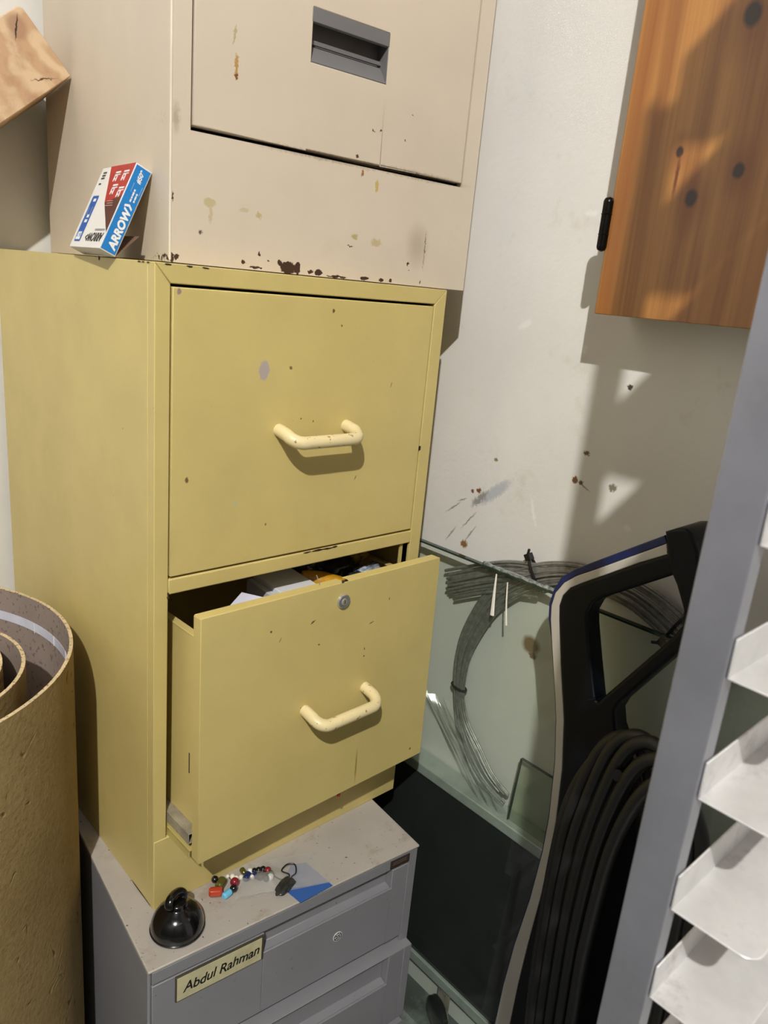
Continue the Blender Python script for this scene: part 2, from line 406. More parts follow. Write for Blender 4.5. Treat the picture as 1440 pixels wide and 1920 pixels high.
b = NB(); lathe(b, [(0, .0034), (.0040, .0034), (.0046, .0028), (.0046, .001)], 24, LM); obj('lock_barrel', b, M_steel, lk, smooth=True)
b = NB(); box(b, (-.0005, -.0022, .0030), (.0005, .0022, .0037), LM); obj('keyhole', b, M_dark, lk)
b = NB()
for x in (.186, .190): box(b, (x, .003, DH-.006), (x+.0025, .010, DH-.0022), DM)
prism(b, [(.181, 0), (.1845, .0), (.1865, .005), (.184, .004)], 2, DH-.0005, DH+.0012, DM)
obj('torn_lip', b, M_rust, d2)
b = NB(); lathe(b, [(0, 0), (.0022, .001), (.0022, .007), (0, .009)], 12, Matrix.Translation((.226, -.051, .086)))
obj('red_tag', b, paint('red_wax', (150, 35, 28), rough=.4), d2, smooth=True)
b = NB(); tube(b, [(.178, -.044, .375), (.1775, -.043, .386), (.174, -.041, .3955)], .0006, 6)
obj('wire_end', b, M_steel, d2)

# ------------------------------------------------------------------ things in the open drawer
M_wht = paint('white_card', (226, 226, 230), rough=.6, var=.03, bump=.05)
b = NB(); RB = Matrix.Translation((.1575, -.035, .352)) @ Matrix.Rotation(-.02, 4, 'Z') @ Matrix.Rotation(.03, 4, 'X')
box(b, (.0085, 0, -.14), (.062, .112, .002), RB); nb = obj('carton', b, M_wht, None, bevel=.001)
nb['label'] = 'white flat-topped cardboard box standing inside the open yellow drawer'; nb['category'] = 'box'
b = NB(); box(b, (-.0005, .001, -.14), (.0075, .111, -.003), RB); sp = obj('side_flap', b, paint('off_white_card', (205, 205, 208), rough=.6), None, bevel=.0008); sp.parent = nb
b = NB(); PM = Matrix.Translation((.113, -.032, .357)) @ Matrix.Rotation(.5, 4, 'Z') @ Matrix.Rotation(-.25, 4, 'Y')
box(b, (0, 0, -.12), (.030, .045, 0), PM); o = obj('paper_pad', b, paint('lilac_white_paper', (214, 214, 232), rough=.7), None, bevel=.0006)
o['label'] = 'bluish white pad of paper leaning left of the white box in the drawer'; o['category'] = 'paper'
M_yh = paint('amber_plastic', (196, 142, 34), rough=.3, var=.2, vscale=60); M_blk = paint('black_rubber', (18, 18, 20), rough=.35, var=.1)
M_nav = paint('blue_grey_plastic', (72, 84, 104), rough=.35, var=.2, vscale=60)
t = thing('screwdriver', 'amber and black handled screwdriver lying in the drawer beside the white box', 'screwdriver', (0.246, .035, .3465), (0, .2, -.55))
b = NB(); lathe(b, [(0, -.03), (.008, -.028), (.011, -.02), (.0125, 0), (.011, .022), (.0085, .032), (0, .034)], 14, Matrix.Rotation(PI/2, 4, 'Y')); obj('grip', b, M_yh, t, smooth=True)
b = NB(); lathe(b, [(.0085, .030), (.0095, .040), (.009, .055), (.0045, .060), (0, .061)], 14, Matrix.Rotation(PI/2, 4, 'Y')); obj('collar', b, M_nav, t, smooth=True)
b = NB(); tube(b, [(.058, 0, 0), (.115, 0, 0)], .003, 8); obj('shaft', b, M_chrome, t, smooth=True)
def lump(name, c, r, mat, label, cat, sc=(1, 1, .6), amp=.35, group=None, rot=(0, 0, 0)):
    b = NB(); bmesh.ops.create_icosphere(b, subdivisions=4, radius=r)
    from mathutils import noise
    for v in b.verts:
        n = noise.noise(v.co*90/ (r*60) + Vector(c)*50)+.5*noise.noise(v.co*260/(r*60)+Vector(c)*90)
        v.co *= 1+amp*n
        v.co = Vector((v.co.x*sc[0], v.co.y*sc[1], v.co.z*sc[2]))
    o = obj(name, b, mat, None, smooth=True, ang=60); o.location = c; o.rotation_euler = rot
    o['label'] = label; o['category'] = cat
    if group: o['group'] = group
    return o
M_bagm = paint('dark_wrapper', (46, 48, 54), rough=.2, var=.5, vscale=70); M_bagy = paint('ochre_wrapper', (150, 110, 34), rough=.25, var=.5, vscale=70)
M_bagc = paint('pale_wrapper', (150, 160, 170), rough=.15, var=.5, vscale=90)
lump('wrapped_packet', (.300, .085, .337), .030, M_bagm, 'dark crinkled plastic packet deep at the right of the open drawer', 'packet', (1.3, 1.1, .8))
lump('wrapped_packet', (.318, .030, .344), .019, M_bagc, 'pale shiny crinkled packet by the drawer front, right of the screwdriver', 'packet', (1.2, .8, .8))
lump('wrapped_packet', (.333, .075, .357), .016, M_bagy, 'ochre yellow crinkled packet behind the pale one in the drawer', 'packet', (1.3, 1, .8))
lump('wrapped_packet', (.255, .088, .343), .022, M_bagm, 'black crumpled packet behind the amber screwdriver handle', 'packet', (1.2, 1, .9))
lump('wrapped_packet', (.285, .015, .345), .014, M_bagm, 'small dark packet against the drawer front under the screwdriver shaft', 'packet', (1.2, 1, .9))
t = thing('bolt', 'small steel bolt poking up beside the pale packet in the drawer', 'bolt', (.302, -.012, .352), (.5, .3, 0))
b = NB(); lathe(b, [(0, 0), (.0022, 0), (.0022, .022), (0, .022)], 12); obj('shank', b, M_steel, t, smooth=True)
b = NB(); lathe(b, [(0, .022), (.0045, .022), (.0045, .026), (0, .026)], 6); obj('head', b, M_chrome, t)
b = NB(); box(b, (.352, .0, .24), (.362, .05, .349), Matrix.Rotation(.02, 4, 'Y')); o = obj('folder', b, paint('manila_card', (176, 168, 150), rough=.6), None, bevel=.0008)
o['label'] = 'buff card folder edge at the far right inside the open drawer'; o['category'] = 'folder'

# ------------------------------------------------------------------ beige cabinet on top
def Bb(x, z, rx, rz, c, a=0, soft=.25, amp=.008): return ((x, 0, z), (rx, .05, rz), c, (0, a, 0), amp, soft)
bch = [Bb(.0597, .2032, .0012, .008, (176, 158, 120), .2), Bb(.0621, .178, .0020, .010, (176, 138, 76)), Bb(.0625, .1695, .0014, .0022, (110, 70, 30)),
       Bb(.0387, .0572, .006, .004, (186, 172, 130)), Bb(.04, .047, .002, .007, (190, 172, 140)), Bb(.075, .055, .005, .002, (190, 176, 140)), Bb(.092, .052, .003, .003, (184, 166, 120)),
       Bb(.2143, .1101, .0016, .004, (150, 100, 50)), Bb(.2348, .0999, .002, .006, (190, 165, 100)), Bb(.210, .045, .004, .003, (176, 160, 110)), Bb(.24, .042, .007, .004, (190, 172, 130)),
       Bb(.30, .045, .012, .018, (184, 170, 148), 0, .6), Bb(.312, .04, .0005, .02, (120, 105, 90)), Bb(.17, .118, .06, .0025, (150, 130, 108), 0, .8), Bb(.29, .119, .05, .003, (150, 130, 108), 0, .8),
       Bb(.0045, .125, .003, .01, (176, 160, 140), 0, .6), Bb(.2345, .1555, .0012, .0012, (60, 48, 38)), Bb(.225, .153, .0022, .0008, (90, 76, 60), .6), Bb(.276, .178, .0016, .0006, (110, 95, 80), .6),
       Bb(.268, .152, .0012, .0012, (100, 80, 60)), Bb(.29, .12, .003, .002, (120, 100, 80)), Bb(.205, .125, .0015, .0015, (80, 60, 45)), Bb(.03, .03, .002, .002, (90, 75, 60))]
for x, z, rx, rz in ((.1282, .0055, .009, .0065), (.1184, .0095, .003, .003), (.1395, .006, .004, .006), (.1665, .0042, .005, .0035), (.156, .004, .003, .002), (.2282, .003, .006, .0022), (.252, .003, .004, .002),
                     (.265, .0035, .002, .0022), (.0938, .0163, .0014, .0022), (.0762, .007, .0025, .0018), (.105, .0105, .0010, .0010), (.2885, .0241, .0012, .003), (.2905, .0165, .0012, .0008),
                     (.006, .0055, .0022, .0028), (.0017, .004, .002, .0045), (.31, .005, .001, .002), (.09, .0025, .008, .0012), (.19, .0015, .014, .0012), (.0015, .058, .0005, .004), (.205, .035, .004, .0006)):
    bch.append(Bb(x, z, rx, rz, RUST, 0, .05, .0065))
M_bei = paint('beige_cabinet_enamel', (208, 194, 174), rough=.5, var=.03, blobs=bch, speck=((150, 125, 100), 240, .79), bump=.1, dirt=((190, 172, 148), 9, .62, .3))
M_bei2 = paint('beige_drawer_enamel', (206, 192, 172), rough=.5, var=.03, blobs=bch, speck=((150, 125, 100), 240, .79), bump=.1)
M_gpl = paint('grey_plastic', (112, 110, 110), rough=.5, var=.06)
bc = thing('filing_cabinet', 'tall beige metal filing cabinet with rust spots, stacked on the yellow cabinet', 'filing cabinet', (.0316, .0332, .7150), (0, 0, -.0795))
BW, BD, BH = .3811, .400, .70
b = NB()
box(b, (0, .001, 0), (.0012, BD, BH)); box(b, (BW-.0012, .001, 0), (BW, BD, BH)); box(b, (.001, BD-.0012, 0), (BW-.001, BD, BH)); box(b, (.001, .001, BH-.0012), (BW-.001, BD, BH))
box(b, (.001, .01, 0), (BW-.001, BD, .0012))
obj('body', b, M_bei, bc, bevel=.0006)
# face sheet with two drawer openings
b = NB(); dl, dr, db, dt, e1, e2 = .0185, .3605, .1165, .400, .418, .682
box(b, (-.0004, 0, 0), (dl, .010, BH)); box(b, (dr, 0, 0), (BW+.0004, .010, BH))
box(b, (dl-.0001, 0, 0), (dr+.0001, .010, db)); box(b, (dl, 0, dt), (dr, .010, e1)); box(b, (dl, 0, e2), (dr, .010, BH))
bmesh.ops.remove_doubles(b, verts=b.verts, dist=.0002)
obj('front_frame', b, M_bei, bc, bevel=.0008)
b = NB(); box(b, (dl-.001, .02, db-.001), (dr+.001, .03, e2+.001)); obj('cavity_shade_panel', b, M_dark, bc)  # solid dark slab in place of the shaded drawer interior
b = NB(); tube(b, [(0, .0006, .002), (0, .0006, BH)], .0012, 8); obj('edge_highlight_bead', b, paint('edge_highlight_cream', (228, 216, 196), rough=.4, speck=((90, 60, 40), 150, .7)), bc, smooth=True)  # rounded front edge painted paler, its highlight put into the colour
px0, px1, pz0, pz1 = .1407, .2367, .2000, .2475
for z0, z1, nm in ((db+.0045, dt-.002, 'lower_drawer'), (e1+.003, e2-.003, 'upper_drawer')):
    q0, q1 = (pz0, pz1) if nm == 'lower_drawer' else (pz0+.30, pz1+.30)
    b = NB(); x0, x1 = dl+.0022, dr-.0022; yA, yB = -.0005, .013
    box(b, (x0, yA, z0), (px0, yB, z1)); box(b, (px1, yA, z0), (x1, yB, z1)); box(b, (px0, yA, z0), (px1, yB, q0)); box(b, (px0, yA, q1), (px1, yB, z1))
    bmesh.ops.remove_doubles(b, verts=b.verts, dist=.00001)
    dd = obj(nm, b, M_bei2, bc, bevel=.0010)
    # recessed grip: cover on top, dark pocket, sloping sill
    b = NB()
    prism(b, [(-.0008, q1), (-.0008, q1-.0125), (.002, q1-.0135), (.004, q1-.0125), (.010, q1)], 0, px0+.0004, px1-.0004)
    prism(b, [(-.0004, q0), (-.0004, q0+.001), (.011, q0+.0165), (.013, q0+.0165), (.013, q0)], 0, px0+.0004, px1-.0004)
    prism(b, [(.0135, q0+.0185), (.0105, q0+.0185), (.0105, q0+.0225), (.0135, q0+.0225)], 0, px0+.0004, px1-.0004)
    box(b, (px0+.0004, -.0004, q0), (px0+.0016, .018, q1)); box(b, (px1-.0016, -.0004, q0), (px1-.0004, .018, q1))
    box(b, (px0, .0175, q0), (px1, .0185, q1))
    g = obj('recessed_grip', b, M_gpl, dd, bevel=.0004); g['label'] = 'grey plastic recessed grip'

# ------------------------------------------------------------------ grey drawer unit at the bottom
gth = .5; GW = .3704
def Gp(u, v, z=0): return (u, v, z)
gch = []
for u, v, ru, rv, a, c in ((.262, .100, .0022, .006, .3, (70, 60, 48)), (.318, .068, .0018, .009, -.2, (60, 48, 38)), (.335, .135, .003, .003, 0, (100, 88, 76)),
                           (.150, .03, .0015, .004, .3, (110, 100, 88)), (.155, .022, .001, .002, 0, (110, 100, 88)), (.24, .125, .006, .004, 0, (150, 136, 120)),
                           (.175, .15, .01, .006, 0, (140, 124, 108)), (.01, .17, .006, .006, 0, (120, 104, 90)), (.004, .22, .006, .03, 0, (60, 40, 28)), (.012, .25, .006, .02, 0, (48, 34, 26)),
                           (.006, .12, .003, .012, 0, (130, 112, 95)), (.30, .13, .02, .012, 0, (150, 138, 124))):
    gch.append(((u, v, 0), (ru, rv, .03), c, (0, 0, a), .004, .35))
for u, v, ru, rv in ((.09, .03, .003, .002), (.255, .09, .003, .001), (.29, .105, .002, .002), (.05, .012, .006, .0015), (.345, .165, .004, .003)):
    gch.append(((u, v, 0), (ru, rv, .03), (225, 220, 210), (0, 0, .3), .003, .3, .8))
M_gry = paint('shaded_grey_enamel', (134, 133, 136), rough=.42, var=.05, speck=((110, 96, 84), 190, .735), bump=.12, dirt=((140, 124, 108), 12, .62, .5))  # fronts and sides toned darker for the shade that falls there
M_gryt = paint('lit_grey_enamel_top', (178, 170, 160), rough=.42, var=.06, blobs=gch, speck=((90, 76, 64), 200, .70), bump=.12, dirt=((146, 130, 112), 16, .54, .6))  # lit copy of the grey enamel, paler than the shaded fronts
gc = thing('drawer_unit', 'low grey metal drawer unit under the yellow cabinet, name label on its front', 'drawer unit', (-.0409, -.0733, ZF), (0, 0, -.0957))
HG = -ZF
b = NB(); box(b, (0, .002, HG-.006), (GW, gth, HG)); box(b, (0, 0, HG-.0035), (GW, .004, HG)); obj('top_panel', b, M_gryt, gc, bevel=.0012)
b = NB(); box(b, (.0006, .004, 0), (.0026, gth, HG-.006)); box(b, (GW-.0026, .004, 0), (GW-.0006, gth, HG-.006)); box(b, (.002, gth-.002, 0), (GW-.002, gth, HG-.006))
box(b, (GW-.0145, .002, 0), (GW-.001, .006, HG-.006)); box(b, (.001, .003, 0), (.004, .02, HG-.006)); box(b, (.004, .02, 0), (GW-.004, .03, .03))
obj('body', b, M_gry, gc, bevel=.0006)
b = NB(); box(b, (.004, .018, .006), (GW-.004, .022, HG-.006)); obj('cavity_shade_panel', b, M_dark, gc)  # dark sheet stands in for the shade behind these drawers
b = NB(); box(b, (.0045, .0008, HG-.0205), (GW-.013, .012, HG-.0045)); obj('header_rail', b, M_gry, gc, bevel=.0006)
M_tag = paint('dark_brown_plate', (64, 52, 46), rough=.3, var=.1)
b = NB(); box(b, (.3225, -.0003, HG-.0185), (.3545, .0008, HG-.0060)); tg = obj('maker_plate', b, M_tag, gc, bevel=.0003)
b = xf(text_bm('......', .006), frameM((.327, -.0005, HG-.0145), (1, 0, 0), (0, 0, 1))); b.free()
b = NB(); random.seed(2)
for r0 in (-.0105, -.0135):
    x = .3265
    while x < .349:
        l = random.uniform(.001, .003); box(b, (x, -.0005, HG+r0), (x+l, -.0002, HG+r0+.0012)); x += l+.0008
obj('plate_lettering', b, paint('faded_gold', (110, 92, 80), rough=.5), tg)
# drawer fronts
def gfront(name, z0, z1, y0, groove, lite=False):
    b = NB(); gx0, gx1, gz0 = groove
    gz1 = z1
    xL, xR = .0045, GW-.0150
    y1 = y0+.016
    box(b, (xL, y0, z0), (gx0, y1, z1)); box(b, (gx1, y0, z0), (xR, y1, z1)); box(b, (gx0, y0, z0), (gx1, y1, gz0))
    bmesh.ops.remove_doubles(b, verts=b.verts, dist=.00001)
    prism(b, [(y0+.0005, gz0), (y0+.0125, gz0+.002), (y0+.0125, z1), (y0+.0145, z1), (y0+.0145, gz0)], 0, gx0, gx1)
    box(b, (gx0-.001, y0-.0012, gz0-.0012), (gx1+.001, y0+.002, gz0+.0006))
    return obj(name, b, M_gry, gc, bevel=.0010)
g1 = gfront('top_drawer', HG-.1445, HG-.0240, .0015, (.139, .329, HG-.0525))
g2 = gfront('middle_drawer', HG-.2845, HG-.157, -.0105, (.06, .329, HG-.205))
g3 = gfront('bottom_drawer', HG-.4200, HG-.296, -.0105, (.06, .329, HG-.345))
for gg, z in ((g2, HG-.157), (g3, HG-.296)):
    b = NB(); box(b, (.0045, -.0105, z-.001), (GW-.002, .018, z+.0005)); box(b, (GW-.0150, -.0105, z-.127), (GW-.002, -.004, z)); obj('drawer_lip', b, M_gry, gg, bevel=.0008)
# name label on the top drawer
b = NB(); box(b, (.0300, -.0008, HG-.0590), (.1375, .0018, HG-.0245)); lf = obj('label_holder', b, paint('dark_label_frame', (72, 66, 54), rough=.4), g1, bevel=.0003)
M_lab = paint('aged_cream_label', (198, 190, 150), rough=.5, var=.12, vscale=40, dirt=((120, 105, 70), 60, .62, .6))
b = NB(); box(b, (.0315, -.0012, HG-.0578), (.1345, -.0004, HG-.0262)); obj('name_label', b, M_lab, lf)
b = text_bm('Abdul Rahman', .0182, shear=.25, offset=.00022, space=.98)
for v in b.verts: v.co.y += .0006*math.sin(v.co.x*190)+.02*v.co.x; v.co.x *= .88
xf(b, frameM((.0385, -.0014, HG-.0490), (1, 0, 0), (0, 0, 1)))
obj('handwriting', b, paint('black_ink', (20, 18, 16), rough=.5), lf)
# round sticker
SM = frameM((.2467, .0013, HG-.0877), (1, 0, 0), (0, 0, 1))
b = NB(); lathe(b, [(0, .0004), (.0068, .0004), (.0070, .0001), (.0070, -.0004)], 36, SM); stk = obj('number_disc', b, paint('white_disc', (214, 212, 208), rough=.4), g1)
b = NB()
for k in range(40):
    if k % 7 == 6: continue
    a0, a1 = 2*PI*k/40, 2*PI*(k+1)/40
    for ra, rb in ((.0045, .0059),):
        v = [b.verts.new(SM @ Vector((rr*math.cos(a), rr*math.sin(a), .0006))) for rr, a in ((ra, a0), (rb, a0), (rb, a1), (ra, a1))]; b.faces.new(v)
obj('disc_ring', b, paint('black_print', (24, 24, 24), rough=.5), stk)
b = xf(text_bm('25', .0072, offset=.00018, align='CENTER'), SM @ Matrix.Translation((0, -.0026, .0006))); obj('disc_number', b, bpy.data.materials['black_print'], stk)

# ------------------------------------------------------------------ wall-hung wooden cupboard
t = NT('stained_pine')
n1 = t.noise(9, 4, .6, stretch=(1, 4.5, .16), dist=.6); n2 = t.noise(60, 4, .6, stretch=(1, 3, .05)); n3 = t.noise(4.5, 2, .5, stretch=(1, 6, .05))
col = t.mix(t.rng(n1.outputs[0], .35, .66), lin((146, 92, 40)), lin((188, 132, 66)))
col = t.mix(t.rng(n2.outputs[0], .45, .7, 0, .35), col, lin((112, 62, 26)))
col = t.mix(t.rng(n3.outputs[0], .48, .60, 0, .45), col, lin((146, 84, 36)))
for y, z, r in ((-.3131, .841, .0065), (-.2723, .818, .0075), (-.2971, .9697, .010), (-.2519, .8601, .0045), (-.42, .90, .008)):
    bl = t.blob((.418, y, z), (.1, r*1.8, r*3.0), (0, 0, 0), .004, .75); col = t.mix(t.math('MULTIPLY', bl, .6), col, lin((120, 62, 26)))
    bl = t.blob((.418, y, z), (.1, r*.8, r*1.05), (0, 0, 0), .003, .25); col = t.mix(bl, col, lin((48, 26, 16)))
bl = t.blob((.418, -.2530, .838), (.1, .0018, .016), (0, 0, 0), .004, .5); col = t.mix(bl, col, lin((110, 50, 24)))
t.link(col, t.b.inputs['Base Color']); t.b.inputs['Roughness'].default_value = .30; t.b.inputs['Coat Weight'].default_value = .25; t.b.inputs['Coat Roughness'].default_value = .25
M_pine = t.m
M_pinee = paint('dark_pine_edge', (92, 44, 20), rough=.5, var=.25, vscale=30)
wc = thing('wall_cupboard', 'orange-brown knotty pine cupboard hung on the white wall', 'cupboard', (0, 0, 0))
y0, y1, zb, zt2, xf0 = -.1865, -.62, .7032, 1.30, .416
b = NB()
prev = y0
for i, yy in enumerate((y1,)):
    box(b, (xf0, yy, zb), (xf0+.018, prev, zt2)); prev = yy
obj('door', b, M_pine, wc, bevel=.0008)
b = NB(); box(b, (xf0+.019, y1+.003, zb+.002), (XW-.0005, y0-.0035, zt2)); obj('carcass', b, M_pinee, wc, bevel=.001)
M_hng = paint('black_hinge_metal', (30, 28, 24), rough=.3, metal=.8, var=.3, vscale=80)
b = NB(); tube(b, [(xf0-.001, y0+.0035, .772), (xf0-.001, y0+.0035, .816)], .0055, 16)
for z in (.784, .804): lathe(b, [(.0056, -.0006), (.0061, 0), (.0056, .0006)], 16, Matrix.Translation((xf0-.001, y0+.0035, z)))
for z, s_ in ((.772, -1), (.816, 1)): lathe(b, [(.0055, 0), (.0052, .0018*s_), (.0040, .0038*s_), (0, .0054*s_)], 16, Matrix.Translation((xf0-.001, y0+.0035, z)))
hg = obj('hinge', b, M_hng, wc, smooth=True, ang=50); hg['label'] = 'black barrel hinge'
b = NB(); box(b, (xf0+.001, y0-.0003, .768), (xf0+.030, y0+.0016, .820)); obj('hinge_leaf', b, M_hng, hg)

# ------------------------------------------------------------------ timber end on the back wall
t = NT('fir_end_grain')
wv = t.new('ShaderNodeTexWave', wave_type='RINGS', rings_direction='Y'); wv.inputs['Scale'].default_value = 9; wv.inputs['Distortion'].default_value = 9; wv.inputs['Detail'].default_value = 3; wv.inputs['Detail Scale'].default_value = 2.0
mp = t.new('ShaderNodeMapping'); mp.inputs['Location'].default_value = (.01, 0, -.012); t.link(t.tc.outputs['Object'], mp.inputs[0]); t.link(mp.outputs[0], wv.inputs['Vector'])
nn = t.noise(45, 6); col = t.mix(t.rng(wv.outputs[0], .2, .9), lin((188, 152, 116)), lin((208, 178, 142)))
col = t.mix(t.rng(nn.outputs[0], .5, .75, 0, .5), col, lin((140, 96, 66)))
bl = t.blob((-.055, 0, .036), (.010, .5, .013), (0, 0, 0), .010, .3); col = t.mix(t.math('MULTIPLY', bl, .6), col, lin((150, 110, 84)))
bl = t.blob((-.0555, 0, .036), (.0009, .5, .012), (0, .15, 0), .003, .3, 240); col = t.mix(bl, col, lin((50, 32, 24)))
bl = t.blob((-.030, 0, -.010), (.012, .5, .0009), (0, -.25, 0), .008, .4, 240); col = t.mix(bl, col, lin((90, 58, 40)))
t.link(col, t.b.inputs['Base Color']); t.b.inputs['Roughness'].default_value = .75; t.bump(nn.outputs[0], .5, .002)
tm = thing('timber_offcut', 'square-sawn wooden beam end jutting from the back wall beside the beige cabinet', 'timber', (0, 0, 0))
P0 = Vector((.0535, .3204, .9104)); e1v = Vector((-.0497, .0092, .0603)).normalized(); e2v = Vector((-.0804, .0014, -.0694)).normalized(); dv = Vector((.0867, .993, -.0804)).normalized()
e2v = (e2v-e1v*e2v.dot(e1v)).normalized()
b = NB()
L1, L2 = .0787, .175; rc = .006; pts = [(0, 0), (L1-rc, 0)] + [(L1-rc+rc*math.sin(a), rc-rc*math.cos(a)) for a in (.4, .8, 1.2, PI/2)] + [(L1, L2), (0, L2)]
A = [b.verts.new(P0+e1v*u+e2v*v) for u, v in pts]; tlen = (YB-.001-.3204)/dv.y-.012
Bv = [b.verts.new(P0+e1v*u+e2v*v+dv*tlen) for u, v in pts]
b.faces.new(A); b.faces.new(Bv[::-1])
for i in range(len(pts)): b.faces.new((A[i], Bv[i], Bv[(i+1) % len(pts)], A[(i+1) % len(pts)]))
for v in b.verts: v.co -= P0
o = obj('beam', b, t.m, tm, bevel=.0012); tm.location = P0

# ------------------------------------------------------------------ staple carton leaning on the beige cabinet
st = thing('staple_carton', 'small blue, white and red staple box leaning against the beige cabinet', 'box')
RS = Matrix(((-.0832, .9092, .408, -.0085), (-.9965, -.0749, -.0362, .1754), (-.0024, -.4096, .9123, .7216), (0, 0, 0, 1)))
a_, b_, c_ = .0954, .0878, .0164
M_cart = paint('white_carton', (228, 224, 218), rough=.45, var=.03, bump=.05)
def flat(name, pts, mat, parent, M, y=-.0002):
    b = NB(); b.faces.new([b.verts.new(M @ Vector((x, y, z))) for x, z in pts])
    me = obj(name, b, mat, parent); md = me.modifiers.new('thick', 'SOLIDIFY'); md.thickness = .0001; md.offset = 0; return me
b = NB(); box(b, (0, 0, 0), (a_, c_, b_), RS); cb = obj('carton', b, M_cart, st, bevel=.0005)
M_red = paint('red_print', (178, 46, 42), rough=.4, var=.1, vscale=80); M_brn = paint('dark_red_brown', (84, 40, 34), rough=.4, var=.2, vscale=90)
M_blu = paint('blue_print', (36, 96, 176), rough=.35, var=.04); M_cyn = paint('cyan_blue_print', (30, 124, 196), rough=.35, var=.04)
M_whp = paint('white_print', (235, 235, 235), rough=.4, var=.02, bump=0); M_bkp = paint('black_letters', (22, 22, 24), rough=.4, bump=0)
M_fnt = paint('faint_print', (150, 150, 150), rough=.5, bump=0)
flat('red_panel', [(a_*.27, b_), (a_*.995, b_), (a_*.995, b_*.62), (a_*.56, b_*.54)], M_red, cb, RS)
flat('brown_panel', [(a_*.56, b_*.54), (a_*.995, b_*.62), (a_*.995, b_*.19)], M_brn, cb, RS)  # lower corner of the red panel, coloured darker and browner
flat('blue_label', [(a_*.10, b_*.07), (a_*.27, b_*.07), (a_*.285, b_*.09), (a_*.285, b_*.62), (a_*.27, b_*.64), (a_*.10, b_*.64), (a_*.085, b_*.62), (a_*.085, b_*.09)], M_blu, cb, RS)
def txt(name, body, size, org, xa, ya, mat, parent, M, off=.0001, sx=1.0, shear=0):
    bm = text_bm(body, size, .0001, offset=off, shear=shear)
    for v in bm.verts: v.co.x *= sx
    xf(bm, M @ frameM(org, xa, ya)); return obj(name, bm, mat, parent)
txt('lettering', 'ARROW>', .0125, (a_*.955, -.0004, b_*.175), (-1, 0, 0), (0, 0, -1), M_bkp, cb, RS, .0002, .93, .15)
def small_print(name, org, xa, ya, widths, h, mat, parent, gap=.0007):
    b = NB(); M = RS @ frameM(org, xa, ya); x = 0
    for w_ in widths: box(b, (x, 0, 0), (x+w_, h, .0002), M); x += w_+gap
    obj(name, b, mat, parent)
small_print('small_lettering', (a_*.93, -.0004, b_*.225), (-1, 0, 0), (0, 0, -1), (.004, .002, .005, .003, .006, .004), .0016, M_fnt, cb)
txt('label_lettering', '1250', .0105, (a_*.265, -.0005, b_*.185), (-1, 0, 0), (0, 0, -1), M_whp, cb, RS, .0004, .62)
small_print('label_lettering', (a_*.26, -.0005, b_*.125), (-1, 0, 0), (0, 0, -1), (.003, .005, .004), .0030, M_whp, cb)
for zz, wd in ((.34, (.005, .002)), (.40, (.003, .003)), (.60, (.004, .003))): small_print('label_lettering', (a_*.25, -.0005, b_*zz), (-1, 0, 0), (0, 0, -1), wd, .0032, M_whp, cb)
b = NB()
for (x0, x1, z0, z1) in ((.13, .24, .40, .404), (.13, .137, .40, .50), (.233, .24, .40, .50)): box(b, (a_*x0, -.0006, b_*z0), (a_*x1, -.0003, b_*z1), RS)
obj('staple_outline', b, M_fnt, cb)
b = NB()
for i, zz in enumerate((.92, .885, .85, .78)):
    for k in range(3-(i == 3)): box(b, (a_*(.10+.035*k), -.0004, b_*zz), (a_*(.128+.035*k), -.0001, b_*(zz+.02)), RS)
obj('small_lettering', b, paint('dark_grey_print', (70, 66, 66), rough=.5, bump=0), cb)
# four staple drawings with captions on the red
for (x0, z0) in ((.52, .80), (.76, .80), (.60, .64), (.82, .60)):
    b = NB()
    for dx, dz, w_, h_ in ((0, .10, .14, .02), (0, .0, .022, .085), (.07, .0, .022, .085), (.0, .065, .09, .022), (.03, .02, .02, .02), (.10, .075, .05, .012)):
        box(b, (a_*(x0+dx), -.0005, b_*(z0+dz)), (a_*(x0+dx+w_), -.0002, b_*(z0+dz+h_)), RS)
    obj('size_print', b, M_whp, cb)
b = NB()
for i in range(3): box(b, (a_*(.62+.03*(i % 2)), -.0005, b_*(.50+.027*i)), (a_*(.84-.02*i), -.0002, b_*(.508+.027*i)), RS)
obj('size_print', b, paint('pink_print', (205, 150, 140), rough=.5, bump=0), cb)
# blue end face (outer normal +X of the carton)
b = NB(); box(b, (a_, .0009, .0012), (a_+.0003, c_-.0009, b_-.0012), RS); be = obj('end_flap', b, M_cyn, st, bevel=.0002); be['label'] = 'bright blue end face'
txt('lettering', 'ARROW', .0100, (a_+.0006, c_*.80, b_*.055), (0, 0, 1), (0, -1, 0), M_whp, be, RS, .0005, 1.06, .15)
b = NB(); 
xf(b, Matrix.Identity(4)); b.free()
b = plate([[(0, 0), (.0022, 0), (.0052, .0036), (.0034, .0078), (.0012, .0078), (.0028, .0036)]], .0002)
xf(b, RS @ frameM((a_+.0006, c_*.78, b_*.515), (0, 0, 1), (0, -1, 0))); obj('arrow_mark', b, M_whp, be)
txt('lettering', '#509', .0058, (a_+.0006, c_*.62, b_*.815), (0, 0, 1), (0, -1, 0), M_whp, be, RS, .0002, 1.0, .15)
small_print('small_lettering', (a_+.0006, c_*.55, b_*.60), (0, 0, 1), (0, -1, 0), (.003, .002, .004, .002), .0014, M_whp, be, .0005)
small_print('small_lettering', (a_+.0006, c_*.75, b_*.61), (0, 0, 1), (0, -1, 0), (.002, .004, .002), .0014, M_whp, be, .0005)
b = NB()
for (y0_, y1_, z0, z1) in ((.30, .86, .70, .704), (.30, .34, .70, .80), (.82, .86, .70, .80)): box(b, (a_+.0004, c_*y0_, b_*z0), (a_+.0006, c_*y1_, b_*z1), RS)
obj('staple_outline', b, paint('pale_blue_print', (120, 170, 220), rough=.4, bump=0), be)
